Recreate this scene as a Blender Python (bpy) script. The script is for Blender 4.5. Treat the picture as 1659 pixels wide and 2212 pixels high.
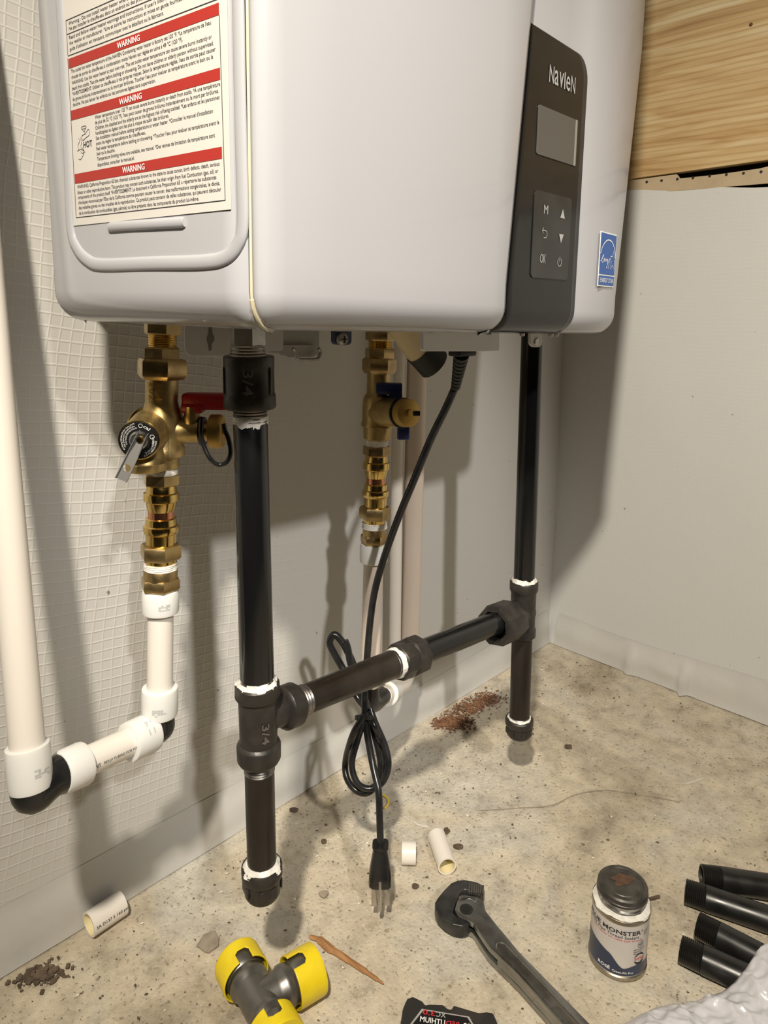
import bpy, bmesh, math, random
from mathutils import Vector as V, Matrix, noise as MN
from mathutils.geometry import tessellate_polygon
random.seed(7)
for o in list(bpy.data.objects): bpy.data.objects.remove(o)
S = bpy.context.scene
COL = S.collection
PI = math.pi
# ------------------------------------------------------------------ camera
F_PX, CX, CY = 1534.0, 829.5, 909.0
PITCH, ROLL, YAW = map(math.radians, (9.22, -0.87, 44.17))
CAM = V((0.0, -0.676, 0.65))
F0 = V((math.cos(YAW), math.sin(YAW), 0)); R0 = V((math.sin(YAW), -math.cos(YAW), 0)); U0 = V((0, 0, 1))
CF = F0*math.cos(PITCH) - U0*math.sin(PITCH)
_u = F0*math.sin(PITCH) + U0*math.cos(PITCH)
CR = R0*math.cos(ROLL) - _u*math.sin(ROLL)
CU = _u*math.cos(ROLL) + R0*math.sin(ROLL)
cd = bpy.data.cameras.new('camera'); cam = bpy.data.objects.new('camera', cd); COL.objects.link(cam)
cam.matrix_world = Matrix(((CR.x, CU.x, -CF.x, CAM.x), (CR.y, CU.y, -CF.y, CAM.y), (CR.z, CU.z, -CF.z, CAM.z), (0, 0, 0, 1)))
cd.sensor_fit = 'VERTICAL'; cd.sensor_height = 24.0; cd.lens = 24.0*F_PX/2212.0
cd.shift_y = -(1106.0-CY)/2212.0; cd.clip_start = 0.02
S.camera = cam
# ------------------------------------------------------------------ world, lights, exposure
w = bpy.data.worlds.new('world'); S.world = w; w.use_nodes = True
w.node_tree.nodes['Background'].inputs[0].default_value = (1.0, 0.93, 0.84, 1)
w.node_tree.nodes['Background'].inputs[1].default_value = 0.006
def spot(name, loc, aim, watts, col, rad, size, blend):
    l = bpy.data.lights.new(name, 'SPOT'); l.energy = watts; l.color = col; l.shadow_soft_size = rad; l.spot_size = math.radians(size); l.spot_blend = blend
    o = bpy.data.objects.new(name, l); COL.objects.link(o); o.location = loc; o.rotation_euler = (V(aim)-V(loc)).to_track_quat('-Z', 'Y').to_euler()
spot('ceiling_bulb_narrowed', (-0.60, -2.60, 2.35), (0.66, 0.0, 0.30), 270.0, (1.0, 0.96, 0.90), 0.06, 17, 0.85)  # ceiling bulb; cone narrowed by hand to dim left wall and front floor
spot('head_lamp', (-0.33, -0.82, 1.45), (0.95, -0.40, 0.20), 128.0, (1.0, 0.91, 0.76), 0.03, 98, 1.0)
S.view_settings.view_transform = 'Standard'; S.view_settings.look = 'None'
S.view_settings.exposure = 0.0; S.view_settings.gamma = 1.0; S.view_settings.use_curve_mapping = False
# ------------------------------------------------------------------ picture point -> place in the room
def ray(x, y): return CF + CR*((x-CX)/F_PX) - CU*((y-CY)/F_PX)
def aty(x, y, Y):
    r = ray(x, y); return CAM + r*((Y-CAM.y)/r.y)
def atx(x, y, X):
    r = ray(x, y); return CAM + r*((X-CAM.x)/r.x)
def atz(x, y, Z=0.0):
    r = ray(x, y); return CAM + r*((Z-CAM.z)/r.z)
def atd(x, y, d): return CAM + ray(x, y)*d
def atp(x, y, P, n):
    r = ray(x, y); return CAM + r*((P-CAM).dot(n)/r.dot(n))
def depth(P): return (P-CAM).dot(CF)
def mm(px, P): return px*depth(P)/F_PX
def proj(P):
    d = P-CAM; z = d.dot(CF); return (CX+F_PX*d.dot(CR)/z, CY-F_PX*d.dot(CU)/z)
def vz(P, ypx):
    a, b = -0.3, 1.6
    for _ in range(40):
        m = (a+b)/2
        if proj(V((P.x, P.y, m)))[1] > ypx: a = m
        else: b = m
    return (a+b)/2
# ------------------------------------------------------------------ materials
MATS = {}
def mat(name, col, rough=0.5, metal=0.0, col2=None, scale=30.0, mix=(0.4, 0.65), bump=0.0, bscale=None, bdist=0.001, spec=0.5,
        trans=0.0, sss=0.0, coat=0.0, alpha=1.0, rvar=0.0, stretch=None, detail=6.0, ior=None):
    if name in MATS: return MATS[name]
    m = bpy.data.materials.new(name); m.use_nodes = True; nt = m.node_tree; N = nt.nodes; L = nt.links
    b = N['Principled BSDF']
    b.inputs['Base Color'].default_value = (*col, 1); b.inputs['Roughness'].default_value = rough; b.inputs['Metallic'].default_value = metal
    b.inputs['Specular IOR Level'].default_value = spec; b.inputs['Transmission Weight'].default_value = trans
    b.inputs['Coat Weight'].default_value = coat; b.inputs['Alpha'].default_value = alpha
    if ior: b.inputs['IOR'].default_value = ior
    if sss: b.inputs['Subsurface Weight'].default_value = sss; b.inputs['Subsurface Radius'].default_value = (.01, .008, .006); b.inputs['Subsurface Scale'].default_value = 0.5
    if col2 is not None or bump or rvar:
        tc = N.new('ShaderNodeTexCoord'); mp = N.new('ShaderNodeMapping'); L.new(tc.outputs['Object'], mp.inputs[0])
        if stretch: mp.inputs['Scale'].default_value = stretch
    if col2 is not None:
        n = N.new('ShaderNodeTexNoise'); n.inputs['Scale'].default_value = scale; n.inputs['Detail'].default_value = detail; L.new(mp.outputs[0], n.inputs[0])
        r = N.new('ShaderNodeValToRGB'); r.color_ramp.elements[0].position = mix[0]; r.color_ramp.elements[1].position = mix[1]
        r.color_ramp.elements[0].color = (*col, 1); r.color_ramp.elements[1].color = (*col2, 1)
        L.new(n.outputs[0], r.inputs[0]); L.new(r.outputs[0], b.inputs['Base Color'])
    if rvar:
        n = N.new('ShaderNodeTexNoise'); n.inputs['Scale'].default_value = scale*1.7; n.inputs['Detail'].default_value = 4; L.new(mp.outputs[0], n.inputs[0])
        r = N.new('ShaderNodeMapRange'); r.inputs[1].default_value = .3; r.inputs[2].default_value = .7
        r.inputs[3].default_value = max(0, rough-rvar); r.inputs[4].default_value = min(1, rough+rvar)
        L.new(n.outputs[0], r.inputs[0]); L.new(r.outputs[0], b.inputs['Roughness'])
    if bump:
        n = N.new('ShaderNodeTexNoise'); n.inputs['Scale'].default_value = bscale or scale*3; n.inputs['Detail'].default_value = 5; L.new(mp.outputs[0], n.inputs[0])
        bp = N.new('ShaderNodeBump'); bp.inputs['Strength'].default_value = bump; bp.inputs['Distance'].default_value = bdist
        L.new(n.outputs[0], bp.inputs['Height']); L.new(bp.outputs[0], b.inputs['Normal'])
    MATS[name] = m; return m
M_ENAMEL = mat('white_enamel', (.375, .375, .397), .22, spec=.45, bump=.04, bscale=260, bdist=.0006, coat=.25)
M_SEAM = mat('seam_yellowed', (.56, .50, .36), .4)
M_LABEL = mat('label_paper', (.57, .545, .51), .45)
M_RED = mat('label_red', (.34, .024, .017), .5)
M_INK = mat('print_black', (.03, .03, .035), .55)
M_WHITEPRINT = mat('print_white', (.85, .85, .84), .5)
M_SILVERPRINT = mat('print_silver', (.36, .36, .355), .4)
M_PANEL = mat('panel_gloss_black', (.010, .0098, .0095), .16, spec=.30, col2=(.014, .0135, .013), scale=18, rvar=.06, bump=.08, bscale=22, bdist=.001)
M_SCREEN = mat('display_grey', (.075, .076, .073), .15)
M_KEYS = mat('keypad_film', (.016, .016, .0155), .28, col2=(.024, .024, .023), scale=30)
M_BLUE = mat('label_blue', (.01, .085, .34), .4)
M_GREYMET = mat('galvanised_grey', (.33, .33, .33), .45, .55, col2=(.27, .27, .27), scale=40)
M_GREYPAINT = mat('grey_bracket', (.46, .45, .43), .5)
M_STEEL = mat('bright_steel', (.60, .58, .55), .28, 1.0, col2=(.45, .44, .42), scale=60, rvar=.1)
M_ZINC = mat('zinc_fitting', (.42, .40, .38), .42, .9, col2=(.32, .31, .29), scale=70, bump=.2, bscale=300, bdist=.0004)
M_BRASS = mat('cast_brass', (.50, .37, .16), .40, .92, col2=(.42, .30, .13), scale=80, bump=.25, bscale=700, bdist=.0003, rvar=.08)
M_BRASSB = mat('bright_brass', (.78, .56, .20), .16, 1.0, col2=(.66, .46, .15), scale=60, rvar=.06)
M_BRASSH = mat('brass_hex', (.48, .35, .16), .34, .95, col2=(.37, .26, .12), scale=55, rvar=.1)
M_COPPER = mat('copper', (.72, .32, .17), .22, 1.0)
M_BLACKPIPE = mat('black_lacquer_pipe', (.0055, .0056, .006), .17, 0.0, col2=(.011, .0112, .012), scale=22, mix=(.5, .75), rvar=.07, stretch=(1, 1, .25))
M_BARE = mat('dark_steel_pipe', (.020, .016, .013), .33, .40, col2=(.048, .039, .031), scale=25, mix=(.4, .8), rvar=.12, bump=.1, bscale=200, bdist=.0004, stretch=(1, 1, .3))
M_IRON = mat('malleable_iron', (.027, .024, .0215), .42, .35, col2=(.046, .041, .036), scale=60, bump=.35, bscale=420, bdist=.0005, rvar=.1)
M_THREAD = mat('thread_steel', (.30, .28, .26), .35, .9, col2=(.12, .11, .10), scale=90)
M_SEAL = mat('white_sealant', (.78, .76, .71), .55, col2=(.60, .57, .52), scale=120, bump=.5, bscale=350, bdist=.001)
M_PEX = mat('white_pex', (.79, .74, .68), .32, spec=.4, sss=.12)
M_PEXB = mat('beige_pex', (.66, .57, .49), .38, col2=(.58, .47, .38), scale=9, mix=(.4, .7), stretch=(1, 1, .4))
M_PEXIN = mat('pex_inside', (.80, .70, .42), .5, sss=.1)
M_RING = mat('milky_ring', (.76, .76, .74), .38, sss=.35, spec=.4)
M_STAMP = mat('grey_stamp', (.50, .50, .49), .6)
M_RUBBER = mat('black_plastic', (.009, .009, .010), .28, col2=(.016, .016, .017), scale=80)
M_MATTEBLK = mat('matte_black', (.012, .012, .012), .6)
M_REDPL = mat('red_handle_plastic', (.38, .008, .012), .42)
M_REDTX = mat('red_faded_print', (.42, .05, .05), .5)
M_BLUEPL = mat('blue_handle_plastic', (.012, .018, .10), .40)
M_YELLOW = mat('yellow_plastic', (.83, .64, .015), .38, col2=(.76, .57, .015), scale=60)
M_GREYST = mat('satin_steel', (.23, .22, .205), .38, .85, col2=(.18, .17, .16), scale=40, rvar=.08)
M_CHROME = mat('worn_chrome', (.36, .36, .35), .30, .95, col2=(.24, .24, .235), scale=30, rvar=.12)
M_JAW = mat('black_oxide', (.040, .040, .040), .38, .6, col2=(.085, .083, .08), scale=45, rvar=.1, bump=.25, bscale=160, bdist=.0006)
M_RUST = mat('rust_brown', (.075, .040, .022), .8, col2=(.13, .062, .032), scale=120)
M_SAWDUST = mat('rust_dust', (.15, .062, .028), .9, col2=(.24, .12, .062), scale=160, mix=(.35, .7))
M_SPLINT = mat('splinter_wood', (.42, .22, .09), .7, col2=(.28, .13, .05), scale=30, stretch=(8, 1, 1))
M_CHIP = mat('grey_chip', (.33, .28, .22), .85, col2=(.25, .21, .16), scale=90)
M_CHIPD = mat('dark_chip', (.075, .052, .035), .85, col2=(.14, .10, .065), scale=90)
M_CHIPW = mat('pale_chip', (.72, .68, .60), .8)
M_CANBODY = mat('can_label_white', (.62, .58, .55), .35, col2=(.57, .53, .50), scale=30)
M_CANNAVY = mat('can_label_navy', (.025, .035, .075), .35, col2=(.035, .055, .12), scale=25)
M_CANMET = mat('can_metal', (.42, .38, .30), .33, .9, col2=(.28, .24, .18), scale=50)
M_LID = mat('lid_dark', (.060, .056, .050), .42, .5, col2=(.105, .097, .084), scale=60, bump=.3, bscale=300, bdist=.0005)
M_BAG = mat('bag_film', (.60, .595, .63), .22, sss=.15, spec=.6, bump=.5, bscale=38, bdist=.004)
M_NIPPLE = mat('black_steel_nipple', (.010, .0098, .0096), .36, 0.0, col2=(.018, .0175, .017), scale=30, rvar=.08)
M_BATT = mat('battery_shell', (.022, .021, .020), .5, col2=(.055, .048, .040), scale=26, mix=(.45, .75), bump=.3, bscale=200, bdist=.0005)
M_BATTL = mat('battery_label', (.012, .012, .013), .3)
M_REDPRINT = mat('print_red', (.60, .03, .04), .5)
M_GREYPRINT = mat('print_grey', (.36, .35, .34), .5)
M_WIREY = mat('yellow_wire', (.70, .52, .03), .4)
# ------------------------------------------------------------------ mesh helpers
def frame(ax):
    ax = ax.normalized(); a = V((0, 0, 1)) if abs(ax.z) < .9 else V((1, 0, 0))
    u = a.cross(ax).normalized(); return u, ax.cross(u).normalized(), ax
def lathe(bm, o, ax, prof, seg=32, ph=0.0, caps=True, jit=None, uv=None):
    u, v, n = uv if uv else frame(ax)
    rings = []
    for i, (t, r) in enumerate(prof):
        ring = []
        for k in range(seg):
            a = ph + 2*PI*k/seg
            rr = r*(1+(jit(k, i) if jit else 0))
            ring.append(bm.verts.new(o + n*t + (u*math.cos(a)+v*math.sin(a))*max(rr, 1e-5)))
        rings.append(ring)
    for a, b in zip(rings, rings[1:]):
        for k in range(seg):
            bm.faces.new((a[k], a[(k+1) % seg], b[(k+1) % seg], b[k]))
    if caps:
        bm.faces.new(rings[0][::-1]); bm.faces.new(rings[-1])
    return bm
def spline(pts, n=8, closed=False):
    P = [V(p) for p in pts]; out = []
    m = len(P)
    rng = range(m if closed else m-1)
    for i in rng:
        if closed: p0, p1, p2, p3 = P[(i-1) % m], P[i], P[(i+1) % m], P[(i+2) % m]
        else: p0, p1, p2, p3 = P[max(i-1, 0)], P[i], P[i+1], P[min(i+2, m-1)]
        for k in range(n):
            t = k/n
            out.append(.5*((2*p1)+(p2-p0)*t+(2*p0-5*p1+4*p2-p3)*t*t+(3*p1-p0-3*p2+p3)*t**3))
    if not closed: out.append(P[-1])
    return out
def tube(bm, pts, r, seg=12, caps=True, flat=1.0, closed=False, up=None):
    pts = [V(p) for p in pts]; n = len(pts); rings = []
    nrm = up.copy() if up else None
    for i, p in enumerate(pts):
        if closed: d = (pts[(i+1) % n]-pts[i-1]).normalized()
        else: d = (pts[min(i+1, n-1)]-pts[max(i-1, 0)]).normalized()
        if nrm is None: nrm = frame(d)[0]
        nrm = (nrm - d*nrm.dot(d)).normalized(); b = d.cross(nrm)
        rr = r[i] if isinstance(r, (list, tuple)) else r
        rings.append([bm.verts.new(p+(nrm*math.cos(2*PI*k/seg)*flat+b*math.sin(2*PI*k/seg))*rr) for k in range(seg)])
    pr = list(zip(rings, rings[1:])) + ([(rings[-1], rings[0])] if closed else [])
    for a, b in pr:
        for k in range(seg): bm.faces.new((a[k], a[(k+1) % seg], b[(k+1) % seg], b[k]))
    if caps and not closed: bm.faces.new(rings[0][::-1]); bm.faces.new(rings[-1])
    return bm
def box(bm, c, size, axes=None, bev=0.0, seg=2):
    ax = axes or (V((1, 0, 0)), V((0, 1, 0)), V((0, 0, 1)))
    t = bmesh.new(); vs = []
    for sx in (-.5, .5):
        for sy in (-.5, .5):
            for sz in (-.5, .5): vs.append(t.verts.new(V(c)+ax[0]*size[0]*sx+ax[1]*size[1]*sy+ax[2]*size[2]*sz))
    for f in ((0, 1, 3, 2), (4, 6, 7, 5), (0, 4, 5, 1), (2, 3, 7, 6), (0, 2, 6, 4), (1, 5, 7, 3)): t.faces.new([vs[i] for i in f])
    if bev: bmesh.ops.bevel(t, geom=t.edges[:], offset=bev, segments=seg, affect='EDGES', profile=.5)
    add(bm, t); return bm
def add(bm, t):
    me = bpy.data.meshes.new('tmp'); bmesh.ops.recalc_face_normals(t, faces=t.faces[:]); t.to_mesh(me); t.free(); bm.from_mesh(me); bpy.data.meshes.remove(me)
def prism(bm, poly, ext, bev=0.0, seg=2):
    """poly: list of 3-D points (planar); ext: extrusion vector"""
    t = bmesh.new(); a = [t.verts.new(p) for p in poly]; b = [t.verts.new(V(p)+ext) for p in poly]; n = len(a)
    t.faces.new(a); t.faces.new(b[::-1])
    for i in range(n): t.faces.new((a[i], b[i], b[(i+1) % n], a[(i+1) % n]))
    bmesh.ops.recalc_face_normals(t, faces=t.faces[:])
    if bev:
        ed = [e for e in t.edges]
        bmesh.ops.bevel(t, geom=ed, offset=bev, segments=seg, affect='EDGES', profile=.5, clamp_overlap=True)
    add(bm, t); return bm
def poly(bm, pts):
    vs = [bm.verts.new(p) for p in pts]
    for tri in tessellate_polygon([[V(p) for p in pts]]): bm.faces.new([vs[i] for i in tri])
    return bm
_FC = {}
def glyphs(s, bold=0.0):
    k = (s, bold)
    if k in _FC: return _FC[k]
    cu = bpy.data.curves.new('t', 'FONT'); cu.body = s; cu.size = 1.0; cu.resolution_u = 2; cu.offset = bold; cu.fill_mode = 'BOTH'
    ob = bpy.data.objects.new('t', cu); COL.objects.link(ob)
    dg = bpy.context.evaluated_depsgraph_get(); dg.update(); me = bpy.data.meshes.new_from_object(ob.evaluated_get(dg))
    vs = [(v.co.x, v.co.y) for v in me.vertices]; fs = [tuple(p.vertices) for p in me.polygons]
    bpy.data.objects.remove(ob); bpy.data.curves.remove(cu); bpy.data.meshes.remove(me)
    _FC[k] = (vs, fs); return vs, fs
def text(bm, s, fn, x0, x1, base, cap, bold=0.0, skew=0.0):
    """fit the words between x0..x1, baseline at base, capital height cap, placed by fn(x, y)"""
    vs, fs = glyphs(s, bold)
    if not vs: return
    a = min(v[0] for v in vs); b = max(v[0] for v in vs); k = (x1-x0)/(b-a); h = cap/.69
    bv = [bm.verts.new(fn(x0+(v[0]-a)*k+skew*v[1]*h, base+v[1]*h)) for v in vs]
    for f in fs:
        try: bm.faces.new([bv[i] for i in f])
        except ValueError: pass
def ribbon(bm, pts, wd, fn, closed=False):
    P = [V((p[0], p[1], 0)) for p in pts]; n = len(P); L = []
    for i, p in enumerate(P):
        d = ((P[(i+1) % n] - P[i-1]) if closed else (P[min(i+1, n-1)]-P[max(i-1, 0)])).normalized(); q = V((-d.y, d.x, 0))*wd/2
        L.append((bm.verts.new(fn(*(p+q)[:2])), bm.verts.new(fn(*(p-q)[:2]))))
    for i in range(n if closed else n-1):
        a, b = L[i], L[(i+1) % n]; bm.faces.new((a[0], a[1], b[1], b[0]))
def NB(): return bmesh.new()
def link(name, bm, m, base, parent=None, sharp=38, smooth=True, recalc=True):
    if recalc: bmesh.ops.recalc_face_normals(bm, faces=bm.faces[:])
    bmesh.ops.translate(bm, verts=bm.verts[:], vec=-base)
    me = bpy.data.meshes.new(name); bm.to_mesh(me); bm.free()
    ms = m if isinstance(m, (list, tuple)) else [m]
    for x in ms: me.materials.append(x)
    if smooth:
        me.polygons.foreach_set('use_smooth', [True]*len(me.polygons))
        me.set_sharp_from_angle(angle=math.radians(sharp))
    o = bpy.data.objects.new(name, me); COL.objects.link(o)
    if parent: o.parent = parent
    return o
class Thing:
    def __init__(s, name, label, cat, base, group=None):
        s.base = V(base); s.o = bpy.data.objects.new(name, None); COL.objects.link(s.o); s.o.location = s.base
        s.o.empty_display_size = .02
        s.o['label'] = label; s.o['category'] = cat
        if group: s.o['group'] = group
    def part(s, name, bm, m, parent=None, label=None, **k):
        o = link(name, bm, m, s.base, parent or s.o, **k)
        if label: o['label'] = label
        return o
def solo(name, label, cat, bm, m, base, group=None, **k):
    base = V(base); o = link(name, bm, m, base, **k); o.location = base
    o['label'] = label; o['category'] = cat
    if group: o['group'] = group
    return o
def struct(name, bm, m, base=(0, 0, 0), **k):
    base = V(base); o = link(name, bm, m, base, **k); o.location = base; o['kind'] = 'structure'; return o
def mod(o, kind, **k):
    m = o.modifiers.new(kind.lower(), kind)
    for a, b in k.items(): setattr(m, a, b)
    return m
def fbm(x, y, z, oct=4):
    s = 0; a = 1
    for i in range(oct): s += a*MN.noise(V((x, y, z))*(2**i)); a *= .5
    return s
# ------------------------------------------------------------------ setting materials
def nodes(name):
    m = bpy.data.materials.new(name); m.use_nodes = True; nt = m.node_tree
    def n(t, **k):
        x = nt.nodes.new('ShaderNode'+t)
        for a, b in k.items():
            if a[0]=='i' and a[1:].isdigit(): x.inputs[int(a[1:])].default_value = b
            else: setattr(x, a, b)
        return x
    return m, nt.nodes['Principled BSDF'], n, nt.links.new
def ramp(n, pts):
    r = n('ValToRGB'); e = r.color_ramp.elements
    while len(e) < len(pts): e.new(.5)
    for x, (p, c) in zip(e, pts): x.position = p; x.color = (*c, 1)
    return r
def concrete():
    m, b, n, L = nodes('concrete_slab')
    tc = n('TexCoord'); big = n('TexNoise'); big.inputs['Scale'].default_value = 4.2; big.inputs['Distortion'].default_value = .8; big.inputs['Detail'].default_value = 9; big.inputs['Roughness'].default_value = .62
    L(tc.outputs['Object'], big.inputs[0])
    r1 = ramp(n, [(.30, (.30, .255, .185)), (.42, (.46, .40, .305)), (.52, (.57, .505, .395)), (.62, (.53, .495, .42)), (.72, (.58, .555, .49)), (.84, (.67, .63, .55))]); L(big.outputs[0], r1.inputs[0])
    mid = n('TexNoise'); mid.inputs['Scale'].default_value = 30; mid.inputs['Detail'].default_value = 8; mid.inputs['Roughness'].default_value = .7; L(tc.outputs['Object'], mid.inputs[0])
    r2 = ramp(n, [(.30, (.50, .47, .44)), (.46, (.92, .91, .90)), (.66, (1.2, 1.18, 1.14))]); L(mid.outputs[0], r2.inputs[0])
    mx = n('Mix', data_type='RGBA', blend_type='MULTIPLY'); mx.inputs[0].default_value = .8; L(r1.outputs[0], mx.inputs[6]); L(r2.outputs[0], mx.inputs[7])
    fine = n('TexNoise'); fine.inputs['Scale'].default_value = 260; fine.inputs['Detail'].default_value = 3; L(tc.outputs['Object'], fine.inputs[0])
    r3 = ramp(n, [(.30, (.35, .31, .26)), (.40, (1, 1, 1)), (.68, (1, 1, 1)), (.76, (1.35, 1.32, 1.25))]); L(fine.outputs[0], r3.inputs[0])
    m2 = n('Mix', data_type='RGBA', blend_type='MULTIPLY'); m2.inputs[0].default_value = .7; L(mx.outputs[2], m2.inputs[6]); L(r3.outputs[0], m2.inputs[7])
    vo = n('TexVoronoi'); vo.inputs['Scale'].default_value = 34; L(tc.outputs['Object'], vo.inputs[0])
    r4 = ramp(n, [(.05, (.30, .22, .15)), (.11, (1, 1, 1))]); L(vo.outputs['Distance'], r4.inputs[0])
    pick = n('TexNoise'); pick.inputs['Scale'].default_value = 11; L(tc.outputs['Object'], pick.inputs[0])
    pr = n('MapRange'); pr.inputs[1].default_value = .52; pr.inputs[2].default_value = .62; L(pick.outputs[0], pr.inputs[0])
    m3 = n('Mix', data_type='RGBA', blend_type='MULTIPLY'); L(pr.outputs[0], m3.inputs[0]); L(m2.outputs[2], m3.inputs[6]); L(r4.outputs[0], m3.inputs[7])
    L(m3.outputs[2], b.inputs['Base Color']); b.inputs['Roughness'].default_value = .66; b.inputs['Specular IOR Level'].default_value = .4
    ad = n('Math', operation='MULTIPLY_ADD'); L(mid.outputs[0], ad.inputs[0]); ad.inputs[1].default_value = 1.6; L(fine.outputs[0], ad.inputs[2])
    bp = n('Bump'); bp.inputs['Strength'].default_value = .55; bp.inputs['Distance'].default_value = .0022; L(ad.outputs[0], bp.inputs['Height']); L(bp.outputs[0], b.inputs['Normal'])
    return m
def film(name, axis, tilt, step=.0112, strength=.55, fade=None, ca_=(.55, .54, .515), cb_=(.60, .585, .555)):
    m, b, n, L = nodes(name)
    tc = n('TexCoord'); sp = n('SeparateXYZ'); L(tc.outputs['Object'], sp.inputs[0])
    ca, sa = math.cos(tilt), math.sin(tilt); U = sp.outputs[axis]; Z = sp.outputs[2]
    wv = n('TexNoise'); wv.inputs['Scale'].default_value = 9; L(tc.outputs['Object'], wv.inputs[0])
    def lin(a, bb):
        x = n('Math', operation='MULTIPLY'); L(U, x.inputs[0]); x.inputs[1].default_value = a
        y = n('Math', operation='MULTIPLY_ADD'); L(Z, y.inputs[0]); y.inputs[1].default_value = bb; L(x.outputs[0], y.inputs[2])
        q = n('Math', operation='MULTIPLY_ADD'); L(wv.outputs[0], q.inputs[0]); q.inputs[1].default_value = .012; L(y.outputs[0], q.inputs[2])
        pp = n('Math', operation='PINGPONG'); L(q.outputs[0], pp.inputs[0]); pp.inputs[1].default_value = step/2
        mr = n('MapRange', interpolation_type='SMOOTHSTEP'); L(pp.outputs[0], mr.inputs[0]); mr.inputs[1].default_value = 0; mr.inputs[2].default_value = step*.13; mr.inputs[3].default_value = 1; mr.inputs[4].default_value = 0
        return mr
    h, v = lin(-sa, ca), lin(ca, sa)
    mx = n('Math', operation='MAXIMUM'); L(h.outputs[0], mx.inputs[0])
    vv = n('Math', operation='MULTIPLY'); L(v.outputs[0], vv.inputs[0]); vv.inputs[1].default_value = .7; L(vv.outputs[0], mx.inputs[1])
    if fade:   # the film is drawn tighter there, so its threads stand out less
        fx = n('MapRange', interpolation_type='SMOOTHSTEP'); fx.inputs[1].default_value = fade[0]; fx.inputs[2].default_value = fade[1]; fx.inputs[3].default_value = 1; fx.inputs[4].default_value = .14; L(U, fx.inputs[0])
        fz = n('MapRange', interpolation_type='SMOOTHSTEP'); fz.inputs[1].default_value = .03; fz.inputs[2].default_value = .16; fz.inputs[3].default_value = .1; fz.inputs[4].default_value = 1; L(Z, fz.inputs[0])
        f1 = n('Math', operation='MULTIPLY'); L(fx.outputs[0], f1.inputs[0]); L(fz.outputs[0], f1.inputs[1])
        f2 = n('Math', operation='MULTIPLY'); L(mx.outputs[0], f2.inputs[0]); L(f1.outputs[0], f2.inputs[1]); mx = f2
    cr = n('TexNoise'); cr.inputs['Scale'].default_value = 14; cr.inputs['Detail'].default_value = 5; L(tc.outputs['Object'], cr.inputs[0])
    hs = n('Math', operation='MULTIPLY_ADD'); L(cr.outputs[0], hs.inputs[0]); hs.inputs[1].default_value = 1.1; L(mx.outputs[0], hs.inputs[2])
    bp = n('Bump'); bp.inputs['Strength'].default_value = strength; bp.inputs['Distance'].default_value = .0011; L(hs.outputs[0], bp.inputs['Height']); L(bp.outputs[0], b.inputs['Normal'])
    c = n('Mix', data_type='RGBA'); c.inputs[6].default_value = (*ca_, 1); c.inputs[7].default_value = (*cb_, 1); L(mx.outputs[0], c.inputs[0])
    sk = n('TexNoise'); sk.inputs['Scale'].default_value = 75; sk.inputs['Detail'].default_value = 2; L(tc.outputs['Object'], sk.inputs[0])
    sr = ramp(n, [(.20, (.25, .19, .14)), (.245, (1, 1, 1))]); L(sk.outputs[0], sr.inputs[0])
    c2 = n('Mix', data_type='RGBA', blend_type='MULTIPLY'); c2.inputs[0].default_value = .8; L(c.outputs[2], c2.inputs[6]); L(sr.outputs[0], c2.inputs[7])
    L(c2.outputs[2], b.inputs['Base Color']); b.inputs['Roughness'].default_value = .42; b.inputs['Specular IOR Level'].default_value = .35
    return m
def wood():
    m, b, n, L = nodes('plywood_face')
    tc = n('TexCoord'); mp = n('Mapping'); L(tc.outputs['Object'], mp.inputs[0]); mp.inputs['Scale'].default_value = (1, 1.6, 17); mp.inputs['Rotation'].default_value = (.04, 0, 0)
    g = n('TexNoise'); g.inputs['Scale'].default_value = 3.2; g.inputs['Detail'].default_value = 7; g.inputs['Distortion'].default_value = .9; L(mp.outputs[0], g.inputs[0])
    r = ramp(n, [(.28, (.34, .20, .085)), (.43, (.46, .305, .14)), (.56, (.53, .385, .20)), (.72, (.58, .46, .275))]); L(g.outputs[0], r.inputs[0])
    w2 = n('TexWave', wave_type='BANDS', bands_direction='Z'); w2.inputs['Scale'].default_value = 2.1; w2.inputs['Distortion'].default_value = 5; w2.inputs['Detail'].default_value = 3; L(mp.outputs[0], w2.inputs[0])
    r2 = ramp(n, [(.0, (.80, .74, .66)), (.35, (1, 1, 1)), (1, (1.04, 1.04, 1.04))]); L(w2.outputs[0], r2.inputs[0])
    mx = n('Mix', data_type='RGBA', blend_type='MULTIPLY'); mx.inputs[0].default_value = .75; L(r.outputs[0], mx.inputs[6]); L(r2.outputs[0], mx.inputs[7])
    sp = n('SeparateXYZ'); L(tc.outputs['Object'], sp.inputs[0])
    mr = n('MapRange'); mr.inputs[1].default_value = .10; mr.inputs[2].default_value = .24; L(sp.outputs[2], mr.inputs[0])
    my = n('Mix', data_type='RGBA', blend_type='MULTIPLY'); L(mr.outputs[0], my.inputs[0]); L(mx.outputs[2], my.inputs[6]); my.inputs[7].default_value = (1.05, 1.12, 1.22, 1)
    L(my.outputs[2], b.inputs['Base Color']); b.inputs['Roughness'].default_value = .62; b.inputs['Specular IOR Level'].default_value = .3
    bp = n('Bump'); bp.inputs['Strength'].default_value = .2; bp.inputs['Distance'].default_value = .001; L(g.outputs[0], bp.inputs['Height']); L(bp.outputs[0], b.inputs['Normal'])
    return m
XR = 1.186
def sheet(fn, a0, a1, na, b0, b1, nb, bpow=1.0):
    bm = NB(); G = []
    for i in range(na+1):
        a = a0+(a1-a0)*i/na; row = []
        for j in range(nb+1):
            b = b0+(b1-b0)*(j/nb)**bpow; row.append(bm.verts.new(fn(a, b)))
        G.append(row)
    for i in range(na):
        for j in range(nb): bm.faces.new((G[i][j], G[i+1][j], G[i+1][j+1], G[i][j+1]))
    return bm
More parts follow.
